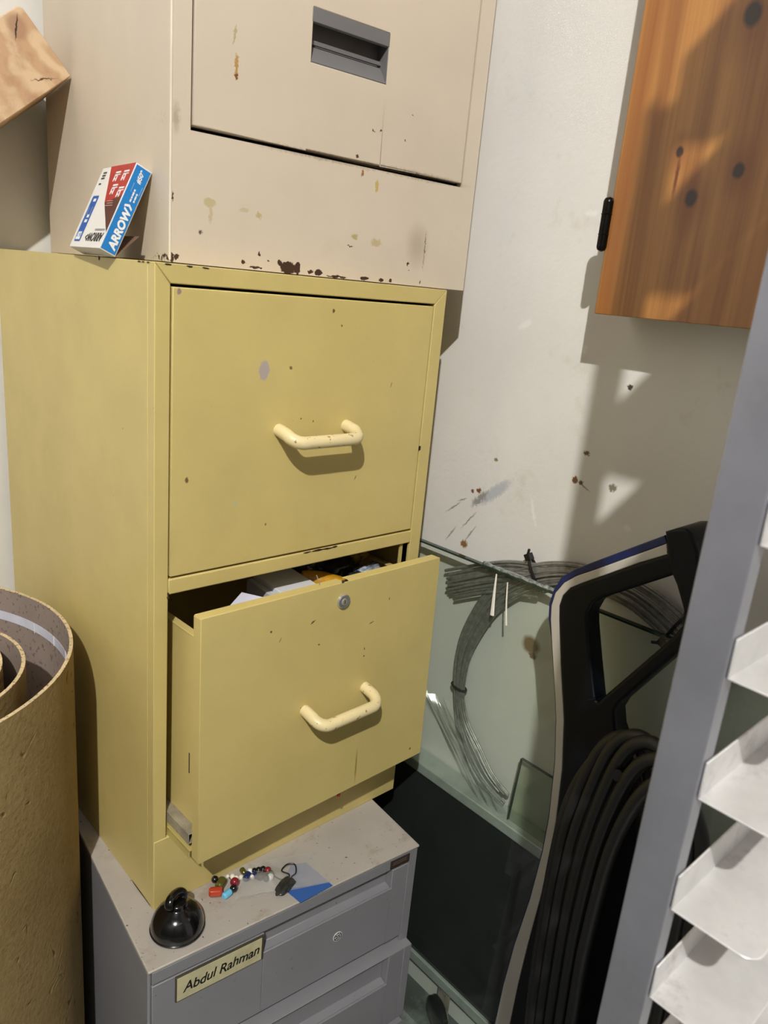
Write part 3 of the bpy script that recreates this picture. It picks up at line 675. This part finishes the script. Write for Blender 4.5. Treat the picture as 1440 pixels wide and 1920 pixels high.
b = NB(); FM = RS @ Matrix.Translation((a_*.9, c_, .001)) @ Matrix.Rotation(.62, 4, 'X').inverted()
box(b, (-.055, 0, 0), (.0085, .0004, .031), RS @ Matrix.Translation((a_*.9, c_, .0008)) @ Matrix.Rotation(-.42, 4, 'X')); obj('loose_flap', b, paint('brown_carton', (120, 92, 74), rough=.7), st)

# ------------------------------------------------------------------ rolled carpet underlay at the left
t = NT('tan_felt')
n1 = t.noise(6, 5); n2 = t.noise(170, 4, .7); n3 = t.noise(42, 2, .4, dist=1.2)
col = t.mix(t.rng(n1.outputs[0], .3, .7), lin((136, 114, 72)), lin((160, 138, 94)))
col = t.mix(t.rng(n2.outputs[0], .5, .75, 0, .5), col, lin((110, 86, 48)))
col = t.mix(t.rng(n3.outputs[0], .70, .73, 0, .7), col, lin((84, 62, 34)))
t.link(col, t.b.inputs['Base Color']); t.b.inputs['Roughness'].default_value = .9; t.b.inputs['Specular IOR Level'].default_value = .15
q = t.math('ADD', n2.outputs[0], t.math('MULTIPLY', t.rng(n3.outputs[0], .66, .74, 0, 1), -1.5)); t.bump(q, .6, .002)
M_felt = t.m
M_back = paint('mauve_backing', (150, 134, 124), rough=.8, var=.08, spec=.2, speck=((120, 104, 96), 160, .62)); M_fedge = paint('pale_felt_edge', (208, 186, 148), rough=.9, var=.12, vscale=60, spec=.1, speck=((140, 110, 80), 300, .6))
rl = thing('carpet_roll', 'tall upright roll of tan felt-like floor covering at the left', 'roll', (0, 0, 0))
ZR = .299; c0 = Vector((-.2395, .199)); c1 = Vector((-.2100, .145))
def spir(th):
    """th runs in turns, angle = th*2pi ; visible half is the right-hand side"""
    k = math.floor(th); f = th-k              # f=0 -> left side (angle pi)
    R = [.2152, .122, .1065, .095, .085, .076]; CC = [c0, c1, c1+Vector((-.006, .002)), c1+Vector((-.012, .004)), c1+Vector((-.016, .006)), c1+Vector((-.02, .008))]
    def ease(x): return x*x*(3-2*x)
    i = min(k, 5); j = min(k+1, 5)
    m = 0 if f < .72 else ease((f-.72)/.28)
    return CC[i].lerp(CC[j], m), R[i]*(1-m)+R[j]*m
def spiral_pts(t0, t1, off, n=90):
    out = []
    for s_ in range(int((t1-t0)*n)+1):
        th = t0+s_/n; c, R = spir(th); a = PI+2*PI*th
        out.append(Vector((c.x+(R+off)*math.cos(a), c.y+(R+off)*math.sin(a))))
    return out
outer = spiral_pts(.02, 4.9, .0019); inner = spiral_pts(.02, 4.9, -.0019)
for nm, A_, B_, mat in (('felt_face', outer, None, M_felt), ('backing', inner, None, M_back)):
    b = NB(); other = [(x+y)/2 for x, y in zip(outer, inner)]
    prev = None
    for p1, p2 in zip(A_, other):
        v = [b.verts.new((p1.x, p1.y, ZF+.001)), b.verts.new((p1.x, p1.y, ZR)), b.verts.new((p2.x, p2.y, ZR)), b.verts.new((p2.x, p2.y, ZF+.001))]
        if prev:
            for k in range(4): b.faces.new((prev[k], v[k], v[(k+1) % 4], prev[(k+1) % 4]))
        else: b.faces.new(v)
        prev = v
    b.faces.new(prev[::-1])
    obj(nm, b, mat, rl, smooth=True, ang=30)
b = NB(); prev = None
from mathutils import noise as mnoise
for i, (p1, p2) in enumerate(zip(outer, inner)):
    jz = .0005*mnoise.noise(Vector((i*.7, 0, 0)))
    v = [b.verts.new((p1.x, p1.y, ZR-.0006)), b.verts.new((p1.x, p1.y, ZR+.0006+jz)), b.verts.new((p2.x, p2.y, ZR+.0006+jz)), b.verts.new((p2.x, p2.y, ZR-.0006))]
    if prev:
        for k in range(4): b.faces.new((prev[k], v[k], v[(k+1) % 4], prev[(k+1) % 4]))
    prev = v
obj('cut_edge', b, M_fedge, rl, smooth=True, ang=30)
b = NB(); prev = None; R = .2152-.0025
for s_ in range(60):
    a = math.radians(-16+96*s_/59); z = .2585+.006*min(1, (s_/59)*1.7)
    v = [b.verts.new((c0.x+R*math.cos(a), c0.y+R*math.sin(a), z-.006)), b.verts.new((c0.x+R*math.cos(a), c0.y+R*math.sin(a), z+.006))]
    if prev: b.faces.new((prev[0], prev[1], v[1], v[0]))
    prev = v
tp = obj('adhesive_tape', b, paint('white_clear_tape', (214, 214, 226), rough=.15, var=.05, vscale=50), rl); md = tp.modifiers.new('thick', 'SOLIDIFY'); md.thickness = .0003; md.offset = 0
M_crs = paint('white_crease', (238, 238, 240), rough=.3)
for deg in (15.5, 3, -9):
    b = NB(); a = math.radians(deg); box(b, (-.0004, -.0004, -.0062), (.0004, .0004, .0062), Matrix.Translation((c0.x+(R-.0004)*math.cos(a), c0.y+(R-.0004)*math.sin(a), .2605)) @ Matrix.Rotation(a, 4, 'Z')); obj('tape_crease', b, M_crs, tp)

# ------------------------------------------------------------------ things on the grey unit
GM = Matrix.Translation((-.0409, -.0733, 0)) @ Matrix.Rotation(-.0957, 4, 'Z')
def G(u, v, z=0): return GM @ Vector((u, v, z))
M_gloss = paint('glossy_black_rubber', (12, 12, 13), rough=.16, var=.05, bump=.04, coat=.5)
pc = G(.048, .040)
pk = thing('suction_cup', 'glossy black rubber suction cup on the front left corner of the grey unit', 'suction cup', (pc.x, pc.y, .0006), (0, 0, .35))
b = NB(); lathe(b, [(0, .002), (.0265, .0), (.0288, .0008), (.0296, .003), (.0290, .009), (.0268, .016), (.0228, .0225), (.0170, .0275), (.0115, .0300), (.0100, .032), (.0100, .034), (.0075, .0355), (0, .036)], 56)
obj('dome', b, M_gloss, pk, smooth=True, ang=60)
b = NB(); tube(b, smooth_path([(-.007, .001, .030), (-.0115, .002, .036), (-.008, .004, .0415), (0, .005, .0430), (.008, .004, .0415), (.0115, .002, .036), (.007, .001, .030)], 6), .0042, 12, sx=1, sy=1.3)
obj('finger_loop', b, M_gloss, pk, smooth=True)
b = NB(); lathe(b, [(.0296, .0030), (.0304, .0022), (.0302, .0008), (.0275, .0)], 56); obj('rim', b, M_gloss, pk, smooth=True)

M_bead = {k: paint('bead_'+k, v, rough=.12, var=.1, bump=0, coat=.6) for k, v in dict(black=(14, 14, 18), olive=(84, 80, 28), orange=(176, 62, 34), sky=(110, 190, 225), pearl=(232, 224, 206), wine=(130, 26, 40), navy=(26, 42, 92), white=(236, 234, 230), green=(24, 66, 44)).items()}
bd = thing('bead_bracelet', 'string of black, red, blue and pearl beads half inside the clear bag', 'bracelet')
beads = [(0.0774, -0.0054, 'black', 0.0042), (0.0793, -0.0159, 'olive', 0.0062), (0.0674, -0.0239, 'orange', 0.0064), (0.0728, -0.0271, 'pearl', 0.0026), (0.0775, -0.0335, 'sky', 0.0048), (0.0877, -0.0313, 'black', 0.0044), (0.0935, -0.0241, 'wine', 0.0052), (0.0934, -0.0085, 'pearl', 0.0024), (0.0976, -0.0127, 'pearl', 0.0032), (0.1007, -0.0163, 'pearl', 0.0026), (0.105, -0.0203, 'pearl', 0.0032), (0.1122, -0.0136, 'olive', 0.004), (0.1111, -0.0238, 'navy', 0.0048), (0.1194, -0.0181, 'white', 0.0034), (0.1165, -0.0275, 'pearl', 0.003), (0.1234, -0.0214, 'black', 0.0036), (0.1286, -0.0231, 'black', 0.0036), (0.1331, -0.0258, 'black', 0.004), (0.1212, -0.0296, 'navy', 0.0044), (0.1234, -0.0346, 'black', 0.0044), (0.1305, -0.0333, 'black', 0.0036), (0.1366, -0.0312, 'wine', 0.0044), (0.1364, -0.0385, 'green', 0.0042), (0.1335, -0.0416, 'white', 0.004), (0.1279, -0.0406, 'black', 0.004)]

for i, (x, y, c, r) in enumerate(beads):
    r *= 1.12
    b = NB()
    if c in ('olive', 'orange', 'sky', 'navy') and r > .0041:
        nx = Vector(beads[(i+1) % len(beads)][:2])-Vector((x, y)); a = math.atan2(nx.y, nx.x)
        M = Matrix.Translation((x, y, r*.8+.0004)) @ Matrix.Rotation(a, 4, 'Z') @ Matrix.Rotation(PI/2, 4, 'Y')
        lathe(b, [(0, -r*1.1), (r*.55, -r*1.1), (r*.78, -r*.8), (r*.8, 0), (r*.78, r*.8), (r*.55, r*1.1), (0, r*1.1)], 18, M)
    else:
        bmesh.ops.create_uvsphere(b, u_segments=16, v_segments=10, radius=r*.95, matrix=Matrix.Translation((x, y, r+.0003)))
    q = obj('bead', b, M_bead[c], bd, smooth=True); q['label'] = c+' bead'
b = NB(); tube(b, [(x, y, .0035) for x, y, c, r in beads], .0004, 6); obj('string', b, M_blk, bd)
hp = [G(.176, .050, .003), G(.180, .040, .003), G(.188, .036, .004), G(.192, .040, .005), G(.186, .048, .007), G(.196, .052, .009), G(.204, .047, .009), G(.200, .037, .006), G(.193, .036, .004)]
b = NB(); tube(b, smooth_path(hp, 6), .0008, 8); o = obj('wire_hook', b, M_blk, bd, smooth=True); o['label'] = 'bent black wire hook'

# blue card and clear bag
M_card = paint('blue_card', (52, 92, 160), rough=.5, var=.06)
b = NB(); cp = [(.1765, .030), (.2040, .056), (.2225, .050), (.2310, .000), (.1835, -.0025)]
prism(b, [tuple(G(u, v)[:2]) for u, v in cp], 2, .0004, .0011); o = obj('paper_card', b, M_card, None)
o['label'] = 'blue paper card under the clear bag on the grey unit'; o['category'] = 'card'
b = NB(); V4 = lambda u, v, z: G(u, v, z)
cor = [(.1190, .0385), (.1530, .0830), (.2380, .0600), (.2300, .0055)]
nu, nv = 40, 26; grid = {}
for top in (0, 1):
    for i in range(nu+1):
        for j in range(nv+1):
            f, g = i/nu, j/nv
            p_ = Vector(cor[0])*(1-f)*(1-g)+Vector(cor[3])*f*(1-g)+Vector(cor[1])*(1-f)*g+Vector(cor[2])*f*g
            lump_ = math.exp(-((f-.30)**2/.05+(g-.35)**2/.10))
            z = .0016+top*(.0012+.0088*lump_+.0012*math.sin(f*31+g*13)*(1-f)+.0022*abs(mnoise.noise(Vector((f*9, g*7, 3+top)))) *(1.3-f))
            grid[top, i, j] = b.verts.new(V4(p_.x, p_.y, z))
for top in (0, 1):
    for i in range(nu):
        for j in range(nv): b.faces.new((grid[top, i, j], grid[top, i+1, j], grid[top, i+1, j+1], grid[top, i, j+1]))
M_poly = glassm('clear_polythene', (.985, .985, .98, 1), refl=1.5, rough=.14, haze=.26, hazecol=(226, 222, 214))
bag = obj('clear_bag', b, M_poly, None, smooth=True, ang=70); bag['label'] = 'small clear plastic bag lying over the beads and blue card'; bag['category'] = 'bag'
b = NB(); bmesh.ops.create_icosphere(b, subdivisions=3, radius=.012)
for v in b.verts:
    v.co *= 1+.5*mnoise.noise(v.co*120); v.co = Vector((v.co.x*1.45, v.co.y*.62, v.co.z*.34))
q = G(.180, .026, .0055); o = obj('dark_trinket', b, paint('smoky_grey_foil', (52, 52, 50), rough=.25, var=.4, vscale=150), None, smooth=True, ang=50); o.location = q; o.rotation_euler = (0, 0, .35)
o['label'] = 'dark grey crumpled trinket inside the clear bag beside the beads'; o['category'] = 'trinket'

# ------------------------------------------------------------------ framed dark panel standing against the right wall
M_alu = paint('pale_anodised_aluminium', (196, 202, 196), rough=.4, metal=.35, var=.12, vscale=30, dirt=((140, 146, 140), 30, .6, .4))
M_blkgl = paint('black_glass', (16, 19, 18), rough=.08, var=.02, bump=0, spec=.7)
fp = thing('dark_glass_cabinet', 'low black glass-fronted panel unit with pale metal rails, behind the clear glass sheet', 'cabinet', (0, 0, 0))
XP = .445; PY0, PY1 = -.52, .30
b = NB(); box(b, (XP, PY0, -.006), (XW-.002, PY1, .0105)); obj('top_rail', b, M_alu, fp, bevel=.0015)
b = NB(); box(b, (XP-.001, PY0, -.348), (XW-.004, PY1, -.330)); obj('bottom_rail', b, M_alu, fp, bevel=.0015)
b = NB(); box(b, (XP+.004, PY0+.002, -.331), (XW-.004, PY1-.002, -.005)); obj('glass_front', b, M_blkgl, fp)
for y in (-.0895, -.40, .22):
    ct = NB(); lathe(ct, [(0, -.008), (.022, -.008), (.028, -.004), (.028, .004), (.022, .008), (0, .008)], 28, Matrix.Translation((XP+.0, y, ZF+.0285)) @ Matrix.Rotation(PI/2, 4, 'Y') @ Matrix.Rotation(.3, 4, 'X'))
    cs_ = obj('caster', ct, M_gloss, fp, smooth=True, ang=50)
    b = NB(); box(b, (XP+.009, y-.012, ZF+.030), (XP+.013, y+.012, -.3475)); box(b, (XP+.002, y-.014, -.352), (XP+.018, y+.014, -.3475)); obj('caster_fork', b, M_steel, cs_, bevel=.001)

# steel cable coil behind the glass
M_cable = paint('galvanised_cable', (150, 148, 142), rough=.42, metal=.5, var=.2, vscale=120, bump=.5, bscale=900)
wcoil = thing('cable_coil', 'coil of thin grey steel cables tied in a bundle behind the clear glass', 'cable coil', (0, 0, 0))
base = [(-.385, .325), (-.355, .352), (-.3166, .3750), (-.275, .390), (-.241, .3935), (-.205, .392), (-.1738, .3860), (-.1346, .3690), (-.0953, .3413), (-.064, .3044), (-.0419, .2587), (-.0284, .2148), (-.0265, .175), (-.031, .1378), (-.0435, .1023), (-.0668, .0696), (-.0993, .0400), (-.1385, .0250)]
random.seed(7)
def offs(i, N, wd, px, amt):
    pass
NS = 18
wid = [.040, .040, .040, .036, .032, .030, .030, .034, .036, .036, .034, .030, .024, .017, .022, .030, .028, .022]
sm = smooth_path([(0, y, z) for y, z in base], 5); wsm = smooth_path([(0, w_, 0) for w_ in wid], 5)
for k in range(NS):
    f = (k+.5)/NS-.5; grp = .18 if f > 0 else -.18; xo = random.uniform(-.0045, .0035); ph = random.uniform(0, 6)
    pts = []
    for i, p_ in enumerate(sm):
        d = (sm[min(i+1, len(sm)-1)]-sm[max(i-1, 0)]).normalized(); n = Vector((0, -d.z, d.y))
        ff = f+.012*math.sin(i*.12+ph)+(grp*max(0, min(1, (i-62)/14)) if i > 62 else 0)
        q_ = p_+n*ff*wsm[i].y; q_.x = .4695+xo*.9+.0008*math.sin(i*.2+ph); pts.append(q_)
    e = random.randint(0, 6)
    b = NB(); tube(b, pts[0:len(pts)-e if k % 3 else len(pts)], .00165, 7); obj('cable_strand', b, M_cable, wcoil, smooth=True)
ends = [((.0255, .3212), (-.085, .372)), ((.0190, .3165), (-.080, .366)), ((.0215, .3100), (-.088, .362)), ((.0166, .3050), (-.083, .357)), ((.0188, .2985), (-.090, .352)), ((.0125, .2960), (-.080, .344)), ((.0102, .2925), (-.085, .339)),
        ((.0040, .2900), (-.080, .333)), ((-.0009, .2887), (-.078, .326)), ((.010, .3130), (-.10, .365)), ((.014, .3020), (-.09, .349)), ((.020, .2945), (-.09, .345))]
for (y0_, z0_), (y1_, z1_) in ends:
    xo = random.uniform(-.002, .004); b = NB(); tube(b, smooth_path([(.467+xo, y0_, z0_), (.467+xo, (y0_+y1_)/2, (z0_+z1_)/2+.002), (.468+xo, y1_, z1_), (.469, y1_-.06, z1_+.014)], 6), .0024, 8); obj('cable_end', b, M_cable, wcoil, smooth=True)
M_tie = paint('black_cable_tie', (16, 16, 17), rough=.4, var=.1)
def tie(y, z, ang, hw, nm='cable_tie', head=True):
    b = NB(); M = Matrix.Translation((.4685, y, z)) @ Matrix.Rotation(ang, 4, 'X')
    pts = [M @ Vector((.0066*math.cos(a), 0, hw*math.sin(a))) for a in [2*PI*k/24 for k in range(24)]]
    tube(b, pts, .0019, 8, closed=True)
    if head: box(b, (-.006, -.004, -hw-.006), (.003, .004, -hw+.003), M); tube(b, [M @ Vector((-.003, 0, -hw-.004)), M @ Vector((-.006, .008, -hw-.010))], .0018, 6)
    obj(nm, b, M_tie, wcoil, smooth=True)
tie(-.3225, .371, .45, .020); tie(-.128, .372, -.6+PI, .020); tie(-.0275, .155, PI/2+.1, .013, head=False)

# clear sleeves lying on the rail
b = NB(); grid = {}
cor = [(.030, .125), (-.020, .132), (-.150, .014), (-.095, .0115)]
for i in range(31):
    for j in range(13):
        f, g = i/30, j/12
        p_ = Vector(cor[0])*(1-f)*(1-g)+Vector(cor[3])*f*(1-g)+Vector(cor[1])*(1-f)*g+Vector(cor[2])*f*g
        x = .456+.004*math.sin(g*19+f*2)+.0045*mnoise.noise(Vector((f*3, g*12, 1)))
        grid[i, j] = b.verts.new((x, p_.x, max(p_.y, .0112)))
for i in range(30):
    for j in range(12): b.faces.new((grid[i, j], grid[i+1, j], grid[i+1, j+1], grid[i, j+1]))
o = obj('plastic_sleeve', b, glassm('clear_sleeve', (.95, .96, .95, 1), refl=2.2, rough=.08, haze=.16, hazecol=(200, 204, 200)), None, smooth=True, ang=80)
o['label'] = 'crinkled clear plastic sleeve standing on the pale rail beside the cable coil'; o['category'] = 'plastic sleeve'

# glass sheets
M_glass = glassm('clear_green_glass', (.815, .865, .815, 1), refl=1.2, rough=.01, haze=.028, hazecol=(205, 215, 205))
M_gedge = paint('green_glass_edge', (42, 58, 50), rough=.12, var=.25, vscale=50, bump=0)
def pane(name, label, y0, y1, ztop, xtop, xbot, zbot, th=.006, edge=M_gedge, ztop1=None, mg=None, tt=.0026):
    zt1 = ztop if ztop1 is None else ztop1
    r = thing(name, label, 'glass')
    b = NB()
    A = [b.verts.new(v) for v in ((xbot, y0, zbot), (xbot, y1, zbot), (xtop, y1, zt1), (xtop, y0, ztop))]; b.faces.new(A)
    obj('pane', b, mg or M_glass, r)
    b = NB(); d = Vector((xtop-xbot, 0, ztop-zbot)).normalized(); n = Vector((d.z, 0, -d.x))*th/2
    def bar(p, q, u):
        vs = [b.verts.new(Vector(a)+s1*n+s2*u*tt/2+u*0) for a in (p, q) for s1 in (-1, 1) for s2 in (-1, 1)]
        for f in ((0, 1, 3, 2), (4, 6, 7, 5), (0, 4, 5, 1), (2, 3, 7, 6), (0, 2, 6, 4), (1, 5, 7, 3)): b.faces.new([vs[i] for i in f])
    bar((xtop, y0, ztop), (xtop, y1, zt1), d)
    for yy, zz in ((y0, ztop), (y1, zt1)): bar((xbot, yy, zbot), (xtop, yy, zz), Vector((0, 1, 0)))
    o = obj('ground_edge', b, edge, r); o['label'] = 'dark green edge of the glass'
    return r
gp = pane('glass_sheet', 'large clear glass sheet leaning on the right wall between the cabinets and the blue handle', -.62, .235, .368, .4570, .425, ZF+.001, .008, ztop1=.3535)
M_foil = paint('frosted_glue_strip', (176, 182, 186), rough=.2, metal=.6, var=.5, vscale=200, bump=.8, bscale=500)
b = NB(); tube(b, [(.4565, -.052-.0075*k, .3612+.00013*k+.0004*math.sin(k*2.3)) for k in range(22)], lambda q: .0032+.0006*math.sin(q*40), 8); o = obj('glue_strip', b, M_foil, gp, smooth=True); o['label'] = 'silvery crinkled strip along the glass edge'
M_wp = paint('white_paint_run', (244, 240, 228), rough=.35, var=.02)
for (ya, za, yb, zb_, r0) in ((-.0795, .356, -.0835, .2975, .0030), (-.0995, .351, -.1090, .2930, .0016)):
    b = NB(); dx = lambda z: .4515-(.360-z)*.0405
    pts = [(dx(za), ya, za), (dx((za+zb_)/2), (ya*.6+yb*.4), (za+zb_)/2), (dx(zb_), yb, zb_)]
    tube(b, smooth_path(pts, 10), lambda q, r0=r0: r0*(.35+.8*q) if r0 > .002 else r0*(.6+.4*q), 8, sx=.5); obj('paint_run', b, M_wp, gp, smooth=True)
pane('glass_offcut', 'small rectangular glass offcut standing on the pale rail behind the large sheet', -.235, -.155, .106, .4660, .4560, .0108, .005, mg=glassm('smoky_green_glass', (.70, .74, .64, 1), refl=1.0, haze=.03), tt=.001)

# ------------------------------------------------------------------ floor machine with blue and silver bow handle
M_body = paint('black_machine_plastic', (4, 6, 12), rough=.42, var=.12, bump=.1, spec=.25)
M_navy = paint('navy_blue_plastic', (20, 32, 80), rough=.3, var=.1, bump=.05)
M_navd = paint('dark_navy_plastic', (10, 14, 28), rough=.4, var=.1, bump=.05)
M_silv = paint('silver_trim', (196, 190, 180), rough=.4, metal=.2, var=.06, bump=.05)
vc = thing('floor_cleaner', 'tall floor cleaning machine with black handle edged in silver and navy blue', 'cleaner', (0, 0, 0))
MX = Matrix(((0, 0, 1, 0), (1, 0, 0, 0), (0, 1, 0, 0), (0, 0, 0, 1)))      # outline (y,z) -> world
so = [(-.3353, .4919), (-.3032, .4686), (-.2637, .4397), (-.2424, .4249), (-.2282, .4116), (-.2192, .396), (-.2167, .3794), (-.2187, .3629), (-.2241, .3412), (-.2334, .305), (-.2429, .2684), (-.2479, .246), (-.2560, .194), (-.2612, .120), (-.2608, .0700), (-.2555, -.005), (-.2446, -.0895), (-.2390, -.16), (-.2364, -.2313), (-.2340, -.30), (-.2330, -.40)]
si = [(-.3385, .4816), (-.3114, .4637), (-.2791, .4400), (-.2515, .4199), (-.2372, .4087), (-.2293, .3967), (-.227, .3834), (-.2297, .3673), (-.2413, .3166), (-.2525, .2732), (-.258, .2513), (-.2670, .1900), (-.2710, .125), (-.2725, .0700), (-.2693, .005), (-.2640, -.0650), (-.2600, -.14), (-.2585, -.2099), (-.2570, -.29), (-.2570, -.40)]
opening = [(-.3499, .464), (-.2785, .4121), (-.2693, .4027), (-.2648, .3889), (-.2675, .3749), (-.2795, .334), (-.292, .2946), (-.2947, .2935), (-.3598, .3986), (-.3675, .4157), (-.3653, .4353), (-.3539, .458)]
right = [(-.3358, .5026), (-.3479, .5108), (-.3550, .5110), (-.3614, .5078), (-.3710, .4937), (-.3800, .4597), (-.3850, .4214), (-.3790, .3937), (-.3682, .3841), (-.3212, .306), (-.3169, .293), (-.322, .275), (-.345, .24), (-.375, .2), (-.39, .1), (-.40, -.1), (-.40, -.40)]
XV = .38
body = [(y+.0005, z+.0003) for y, z in si][::-1]+[(-.3358, .4830)]+right[2:]
b = plate([body, opening], .018, .004); xf(b, Matrix.Translation((XV+.010, 0, 0)) @ MX); obj('handle_frame', b, M_body, vc, smooth=True, ang=40)
b = plate([so+si[::-1]], .034, .0012); xf(b, Matrix.Translation((XV+.0165, 0, 0)) @ MX); obj('silver_trim', b, M_silv, vc, smooth=True, ang=40)
bo = []
for i, (y, z) in enumerate(so):
    a_0 = Vector(so[max(i-1, 0)]); a_1 = Vector(so[min(i+1, len(so)-1)]); d = (a_1-a_0).normalized(); n = Vector((-d.y, d.x))
    if n.x < 0 and i > 5 or n.y < 0 and i <= 5: n = -n
    wdt = .0085 if i < 3 else (.0075 if i < 5 else .0045 if i < 8 else .0022)
    bo.append((y+n.x*wdt, z+n.y*wdt))
b = plate([bo+so[::-1]], .044, .0012); xf(b, Matrix.Translation((XV+.0235, 0, 0)) @ MX); o = obj('navy_shell', b, M_navy, vc, smooth=True, ang=40)
# end cap with grooves
cap = [(-.3335, .5048), (-.3440, .5115), (-.3530, .5140), (-.3600, .5110), (-.3700, .4960), (-.3790, .4640), (-.3800, .4400), (-.3700, .4300), (-.3560, .4560), (-.3500, .4640), (-.3440, .4740)]
b = plate([cap], .050, .003); xf(b, Matrix.Translation((XV+.0205, 0, 0)) @ MX); cp_ = obj('grip_end', b, M_body, vc, smooth=True, ang=40)
b = NB()
for dy in (0, .0055, .011):
    tube(b, smooth_path([(XV-.0045, -.3525-dy*.6, .5085-dy*.4), (XV-.0052, -.3585-dy, .494-dy*.6), (XV-.0045, -.3665-dy, .470-dy*.5)], 5), .0011, 8)
obj('grip_rib', b, paint('black_ribs', (30, 31, 34), rough=.35, bump=0), cp_, smooth=True)
b = NB(); tube(b, smooth_path([(XV+.001, -.2790, .287), (XV-.0015, -.286, .292), (XV-.001, -.2925, .2965)], 5), .0022, 8); obj('strut_socket', b, M_body, vc, smooth=True)
# lower machine body and base on the floor
b = NB(); prism(b, [(-.232, ZF+.02), (-.232, -.34), (-.26, -.30), (-.40, -.30), (-.42, -.34), (-.42, ZF+.02)], 0, XV-.06, XV+.038); obj('lower_housing', b, M_navd, vc, bevel=.008)
b = NB(); box(b, (XV-.08, -.44, ZF), (XV+.040, -.215, ZF+.03)); obj('base', b, M_body, vc, bevel=.006)
# cable hook on the handle
b = NB(); tube(b, smooth_path([(XV, -.362, .262), (XV-.05, -.362, .262), (XV-.058, -.362, .2625), (XV-.062, -.362, .264)], 5), .006, 10); obj('cord_hook', b, M_body, vc, smooth=True)
b = NB(); tube(b, smooth_path([(XV, -.375, -.22), (XV-.05, -.375, -.22), (XV-.078, -.375, -.225), (XV-.084, -.375, -.245)], 5), .006, 10); obj('cord_hook', b, M_body, vc, smooth=True)
# hanging black cord, wound in long loops over the hooks
M_cord = paint('dark_rubber_cord', (27, 26, 26), rough=.5, var=.12, bump=.15)
hc = thing('power_cord', 'thick dark grey power cord wound in long hanging loops on the cleaning machine', 'cord', (0, 0, 0))
loops = [(.352, 0, .270, -.298, .05), (.345, 0, .292, -.307, .04), (.337, 0, .304, -.322, .03), (.329, 0, .309, -.339, .00), (.321, 0, .303, -.356, -.03), (.313, 0, .292, -.373, -.06)]
for x, ya, zt_, yl, dz in loops:
    # left side of each loop runs down, right side returns behind the rack
    yr = yl-.085
    pts = [(x, yl-.018, zt_-.032), (x, yl-.043, zt_), (x-.004, yl-.070, zt_-.012), (x-.008, yr-.008, zt_-.08), (x-.008, yr-.016, .02+dz), (x-.006, yr-.012, -.14), (x, yr+.01, -.235), (x, (yl+yr)/2, -.262),
           (x+.002, yl-.012, -.22), (x+.002, yl+.000, -.12), (x+.003, yl+.006, .0), (x+.002, yl+.006, .09+dz*.4), (x+.001, yl+.000, .18)]
    b = NB(); tube(b, smooth_path(pts, 8, closed=True), .0072, 12, closed=True); obj('cord_loop', b, M_cord, hc, smooth=True)

# ------------------------------------------------------------------ aluminium rack with upturned shelves, front right
M_al = paint('shaded_aluminium', (150, 150, 158), rough=.42, metal=.6, var=.10, vscale=14, bump=.1, dirt=((130, 128, 128), 10, .58, .5))  # post metal darkened in colour for the shadow it stands in
M_al2 = paint('lit_aluminium', (212, 210, 208), rough=.36, metal=.3, var=.10, vscale=26, bump=.1, dirt=((150, 146, 146), 26, .56, .6))  # same metal for the shelves, lightened as if brightly lit
rk = thing('shelf_rack', 'silver aluminium rack in the right foreground, upright post with narrow upturned shelves', 'rack', (0, 0, 0))
PX, PYf, PYn = .0, -.5255, -.5471
b = NB()
prism(b, [(PX, PYf), (PX, PYn), (PX+.0121, PYn), (PX+.0121, PYn+.0015), (PX+.0015, PYn+.0015), (PX+.0015, PYf-.0015), (PX+.0121, PYf-.0015), (PX+.0121, PYf)], 2, ZF, 1.24)
obj('post', b, M_al, rk, bevel=.0018, seg=3)
b = NB(); prism(b, [(.362, PYf), (.362, PYn), (.350, PYn), (.350, PYn+.0015), (.3605, PYn+.0015), (.3605, PYf-.0015), (.350, PYf-.0015), (.350, PYf)], 2, ZF, 1.24)
obj('post', b, M_al, rk, bevel=.0018, seg=3)
def shelf_bm(zb_, lip=.0200):
    b = NB(); x0, x1 = PX+.003, .360; yl = PYn-.0003; rr = .0085; yn = -.5893; th = .0011
    # floor with a rounded near left corner
    pts = [(x0, yl)]+[(x0+rr-rr*math.cos(a), yn+rr-rr*math.sin(a)) for a in [PI/2*k/6 for k in range(7)]]+[(x1, yn), (x1, yl)]
    prism(b, pts, 2, zb_, zb_+th)
    box(b, (x0, yl-th, zb_), (x1, yl, zb_+lip))
    return b
zs = [.3744+.0612*k for k in range(-12, 0)]+[.3744, .4301, .4942, .5569, .6197]+[.6827, .765, .8775, .99, 1.1025, 1.21]
for z in zs:
    s_ = obj('shelf', shelf_bm(z, .02 if z < .7 else .060), M_al2, rk, bevel=.0006)  # unseen upper shelves: spacing and tall lips shaped to throw wall shadows
for zz, yy in ():
    b = NB(); bmesh.ops.create_uvsphere(b, u_segments=20, v_segments=12, radius=.0085); 
    for v in b.verts: v.co.x *= .6
    o = obj('end_knob', b, M_cream, rk, smooth=True); o.location = (PX+.004, -.4475, .182)
